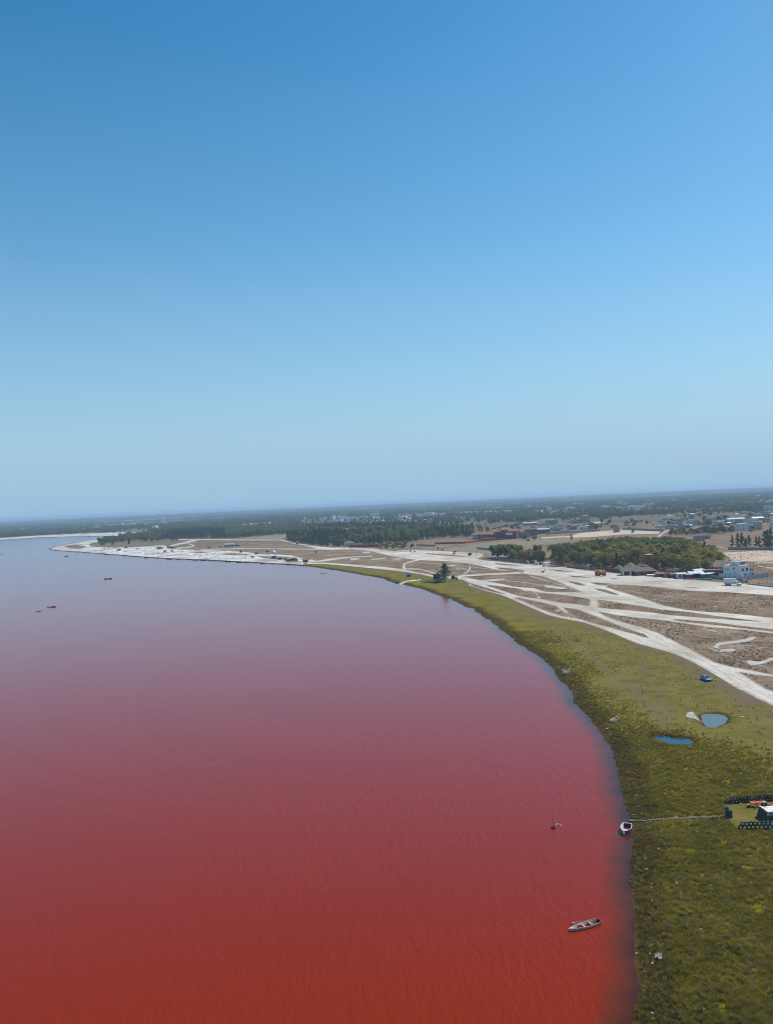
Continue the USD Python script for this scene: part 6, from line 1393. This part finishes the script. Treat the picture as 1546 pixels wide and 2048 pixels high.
# village houses
VIL = [('grey block house', 9, 8, 3.2, CEMENT, LGREY, 'flat', 2), ('white block house', 10, 8, 3.4, PLASTER, LGREY, 'flat', 2), ('tin-roofed house', 11, 7, 2.8, TANP, TIN, 'gable', 2), ('tan block house', 10, 9, 3.2, TANP, CEMENT, 'flat', 2), ('two-storey grey house', 10, 9, 6.4, CEMENT, LGREY, 'flat', 3), ('two-storey white house', 11, 9, 6.6, OFFW, OFFW, 'flat', 3), ('brown tile-roofed house', 12, 9, 3.2, OFFW, TERRA, 'hip', 2)]
VK = [Kind('village_house', 'house', (lambda a: lambda t: house_parts(t, *a[1:]))(v)) for v in VIL]
vr = random.Random(21)
zones = [('far village, upper right', [(1380, 1022), (1550, 1014), (1550, 1032), (1380, 1038)], 52, 14), ('far village, lower right', [(1390, 1040), (1550, 1034), (1550, 1058), (1480, 1058), (1390, 1050)], 42, 15), ('far village, left part', [(1318, 1040), (1390, 1036), (1395, 1054), (1318, 1060)], 28, 13), ('houses right of the resort', [(1060, 1056), (1180, 1050), (1240, 1053), (1236, 1060), (1160, 1064), (1090, 1064)], 32, 13),
         ('houses behind the right end of the long wood', [(805, 1041), (880, 1039), (930, 1046), (960, 1052), (860, 1052), (805, 1047)], 34, 15), ('houses beyond the resort', [(930, 1034), (1060, 1030), (1150, 1030), (1090, 1046), (960, 1048)], 28, 22), ('houses beyond the far left wood', [(230, 1054), (420, 1046), (420, 1053), (300, 1060), (230, 1062)], 20, 25), ('scattered houses in the far green belt', [(560, 1036), (800, 1024), (1100, 1014), (1400, 1002), (1400, 1008), (1100, 1024), (800, 1034), (560, 1044)], 42, 60)]
tone = {0: 'grey', 1: 'white', 2: 'tin-roofed', 3: 'tan'}
occupied = []
for zi, (zname, zp, cnt, dmin) in enumerate(zones):
    poly = Polygon(GP(zp)).buffer(0); pts = poisson(poly, dmin, 100 + zi, 400); vr.shuffle(idxs := list(range(len(pts)))); idxs = idxs[:cnt]
    Xv, _ = to_px(pts)
    xs_ = sorted(Xv[i] for i in idxs)
    for i in idxs:
        k = vr.choices(range(7), [.36, .13, .11, .24, .05, .04, .07])[0]
        side = f', {ordinal(xs_.index(Xv[i]) + 1)} from left'
        VK[k].place(f'{VIL[k][0]} among the {zname}{side}'.replace('among the far', 'in the far').replace('among the houses', 'among houses').replace('among the scattered houses', 'standing scattered'), (pts[i, 0], pts[i, 1], ZL), vr.choice([0, .4, -.3, 1.57, .15]) + vr.uniform(-.1, .1), vr.uniform(.6, 1.05), f'{zname}')
for lab, x, y, L, W, H, wm, rm, rf in [('tall unfinished grey block with reddish roof in the village', 1171, 1044.5, 14, 12, 12, CEMENT, TERRA, 'hip'), ('white slim minaret-like tower among the left houses', 1120, 1053.5, 2.6, 2.6, 13, PLASTER, PLASTER, 'flat'), ('dark house with brownish hipped roof left of the white tower', 1104, 1047.5, 16, 11, 7, CEMENT, TERRA, 'hip'),
                                       ('small grey cube house alone on the pale sand', 1233, 1064.5, 7, 6, 6, CEMENT, CEMENT, 'flat'), ('long white school-like block at the tree row', 1484, 1061.5, 26, 9, 8, OFFW, OFFW, 'flat'), ('tan two-storey house at the right of the long white block', 1505, 1060, 20, 9, 7.5, TANP, CEMENT, 'flat'), ('pinkish unfinished tall block at the upper right edge', 1514, 1024, 14, 12, 11, PINKWALL, LGREY, 'flat'), ('white tall block at the right edge beyond the village', 1540, 1022.5, 22, 12, 12, OFFW, LGREY, 'flat'),
                                       ('wide pale tin roof hall in the middle of the far village', 1470, 1043, 26, 12, 4, OFFW, TIN, 'gable'), ('long pale shed roof right of the far village centre', 1514, 1040.5, 18, 9, 3.5, CEMENT, TIN, 'gable'), ('long pale blue roof shed right of the resort', 1060, 1050.5, 26, 10, 4, CEMENT, TIN, 'gable'), ('low white house near the slim white tower', 1148, 1054, 12, 9, 4.5, PLASTER, PLASTER, 'flat'), ('bare white shed on the road before the casuarina row', 1415, 1097, 13, 6, 3, OFFW, PLASTER, 'flat'),
                                       ('low grey ruin left of the casuarina row', 1424, 1101, 9, 6, 2.6, CEMENT, TERRA, 'flat'), ('white shed near the grove right end', 1414, 1107.5, 9, 5, 2.5, CEMENT, PLASTER, 'flat'), ('low house below the far tree row', 1404, 1078, 16, 7, 3, CEMENT, LGREY, 'flat'), ('small white house in the woods beyond the far left lake shore', 321, 1047, 16, 12, 9, PLASTER, PLASTER, 'flat')]:
    house('village_building', lab, x, y, vr.uniform(-.15, .15), L, W, H, wm, rm, rf, 3 if L > 5 else 0, False, over=.5, rise=2.0)
# long field walls of the village, low and grey
FWX = sorted(vr.uniform(1250, 1520) for _ in range(16))
for x in FWX:
    y = vr.uniform(1032, 1056) - (x - 1250) * .02; w = vr.uniform(18, 46)
    wall_line([(x, y), (x + w, y - w * .03)], 2.0, .3, vr.choice([CEMENT, CEMENT, PINKWALL]), f'long low field wall in the far village, {ordinal(FWX.index(x) + 1)} from left', 'field_wall', 'field walls of the far village')
FWY = sorted(vr.uniform(960, 1200) for _ in range(8))
for x in FWY:
    y = vr.uniform(1040, 1058) - (x - 960) * .01; w = vr.uniform(15, 40)
    wall_line([(x, y), (x + w, y - w * .045)], 2.0, .3, vr.choice([CEMENT, LGREY]), f'long low grey wall among houses beyond the resort, {ordinal(FWY.index(x) + 1)} from left', 'field_wall', 'field walls beyond the resort')
# pale buildings towards the horizon, a few pixels each
WB = Kind('far_building', 'building', lambda t: [MB().box((0, 0, 4), (22, 14, 8)).build('wall', PLASTER, t), MB().box((0, 0, 8.1), (22.4, 14.4, .3)).build('roof', PLASTER, t)])
far_spots = []
for i in range(210):
    x = vr.choice([vr.uniform(0, 1546), vr.gauss(990, 40), vr.gauss(700, 50), vr.gauss(1130, 60), vr.gauss(1290, 40), vr.gauss(260, 60)]); y = 1041.5 - .0452 * x + 8 + vr.random() ** 1.4 * 26
    if 0 < x < 1546 and not shapely.contains_xy(lake.buffer(100), *G(x, y)[:2]): far_spots.append((x, y))
far_spots.sort()
for i, (x, y) in enumerate(far_spots):
    p = G(x, y); h = i * 2 < len(far_spots)
    WB.place(f'tiny pale building in the hazy green plain near the horizon, {ordinal(i + 1 if h else len(far_spots) - i)} from {"left" if h else "right"}', (p[0], p[1], ZL), vr.uniform(-.6, .6), (vr.uniform(.5, 1.7), 1, vr.uniform(.5, 1.4)), 'pale buildings near the horizon')

# ------------------------------------------------------------------ salt workings on the white shore
SALT = [mat('clean_salt', (0.70, 0.69, 0.68), .8, vary=.08, scale=.8, bump=.1), mat('dirty_salt', (0.48, 0.43, 0.39), .9, vary=.25, scale=.8, bump=.1)]


def heap_maker(seed, m):
    def make(t):
        h = trimesh.creation.icosphere(3, 1.0); v = h.vertices.copy(); v[:, 2] = np.where(v[:, 2] < 0, v[:, 2] * .1, np.abs(v[:, 2]) ** 1.25); v *= 1 + .35 * (meshkit.fbm(v * 2.2 + seed, 3, seed) - .5)[:, None]
        MB().add(v * [4.2, 3.2, 1.5], h.faces).build('heap', m, t, smooth=True)
    return make


heaps = [Kind('salt_heap', 'salt heap', heap_maker(s, SALT[s % 2])) for s in range(4)]
hr = random.Random(9)
bx = beach.intersection(Polygon(GP([(180, 1094), (600, 1100), (620, 1126), (180, 1107)])).buffer(0)).buffer(-6)
hp = poisson(bx, 9, 55); Xh, Yh = to_px(hp)
hsel = hr.sample(range(len(hp)), min(138, len(hp))); rankh = {k: i + 1 for i, k in enumerate(sorted(hsel, key=lambda k: Xh[k]))}
for k in hsel:
    kd = hr.choices(range(4), [.4, .15, .3, .15])[0]
    heaps[kd].place(f'{"white" if kd % 2 == 0 else "greyish"} salt heap on the white shore, {ordinal(rankh[k]) if rankh[k] < 70 else ordinal(len(rankh) + 1 - rankh[k])} from {"left" if rankh[k] < 70 else "right"}', (hp[k, 0], hp[k, 1], ZL), hr.uniform(0, 6), hr.uniform(.25, .85), 'salt heaps along the white shore')
big = Kind('salt_heap', 'salt heap', heap_maker(9, SALT[0])); p = G(547, 1106); big.place('largest clean white salt heap near the right of the white shore', (p[0], p[1], ZL), .2, (.8, .65, 2.2))
p = G(473, 1113); big.place('broad bright salt heap in the middle of the white shore', (p[0], p[1], ZL), .3, (2.2, 1.4, .7))
shed = [Kind('work_hut', 'hut', lambda t: house_parts(t, 6, 4.5, 2.6, mat('dark_reed_wall', (0.07, 0.055, 0.045), .9, vary=.3), THATCH, 'gable', 0, True, .4, 1.2)), Kind('work_hut', 'hut', lambda t: house_parts(t, 5, 4, 2.4, mat('dark_tarp_wall', (0.05, 0.05, 0.07), .8, vary=.3), mat('dark_tarp_roof', (0.06, 0.065, 0.09), .8, vary=.3), 'shed', 0, False, .3, .6))]
huts = [(318, 1098, 1.5), (325, 1097.5, 1.2), (336, 1096.5, 1.3), (343, 1096, 1.2), (350, 1097, 1.0), (238, 1101.5, 1.3), (252, 1096, 1.2), (275, 1099, 1.0), (330, 1103.5, 1.0), (343, 1103.5, 1.0), (418, 1096, 1.0), (440, 1094.5, .8), (482, 1105, 1.2), (513, 1108.5, 1.2), (535, 1104.5, 1.0), (548, 1117, 1.6), (560, 1119, 1.3), (576, 1122, 1.2), (588, 1121, 1.4), (580, 1121.5, 1.1), (593, 1121.5, .9), (611, 1124, 1.3), (571, 1119.5, 1.1), (472, 1092.5, 1.5), (465, 1092, 1.3), (477, 1092, 1.1), (268, 1075.5, 1.6), (280, 1074, 1.4), (292, 1075, 1.3), (365, 1104, .8), (505, 1115, .8), (632, 1106, .5)]
for i, (x, y, s) in enumerate(huts):
    p = G(x, y); i = sorted(q[0] + q[1] / 1e4 for q in huts).index(x + y / 1e4); shed[i % 2].place(f'small dark work hut on the white shore, {ordinal(i + 1) + " from left" if x < 400 else ordinal(i + 1) + " from left"}', (p[0], p[1], ZL), hr.uniform(-.5, .5), s * .58, 'dark work huts on the salt shore')
p = G(459, 1093.5); house('salt_store', 'pale grey tin shed on the plain behind the salt shore', 459, 1093.5, .1, 14, 8, 3.5, LGREY, TIN, 'gable', 0, True, rise=1.6, cat='shed')

# ------------------------------------------------------------------ air
hz = usdkit.material(stage, '/World/Looks/haze_air', {'v': ('principled_volume', {'color': (0.56, 0.77, 0.98), 'density': HAZE_DENSITY, 'anisotropy': 0.1})}, [], volume='v.volume')
MB().box((0, 12000, 34), (2 * BIG + 400, 29000, 72)).build('haze', hz, kind='stuff')
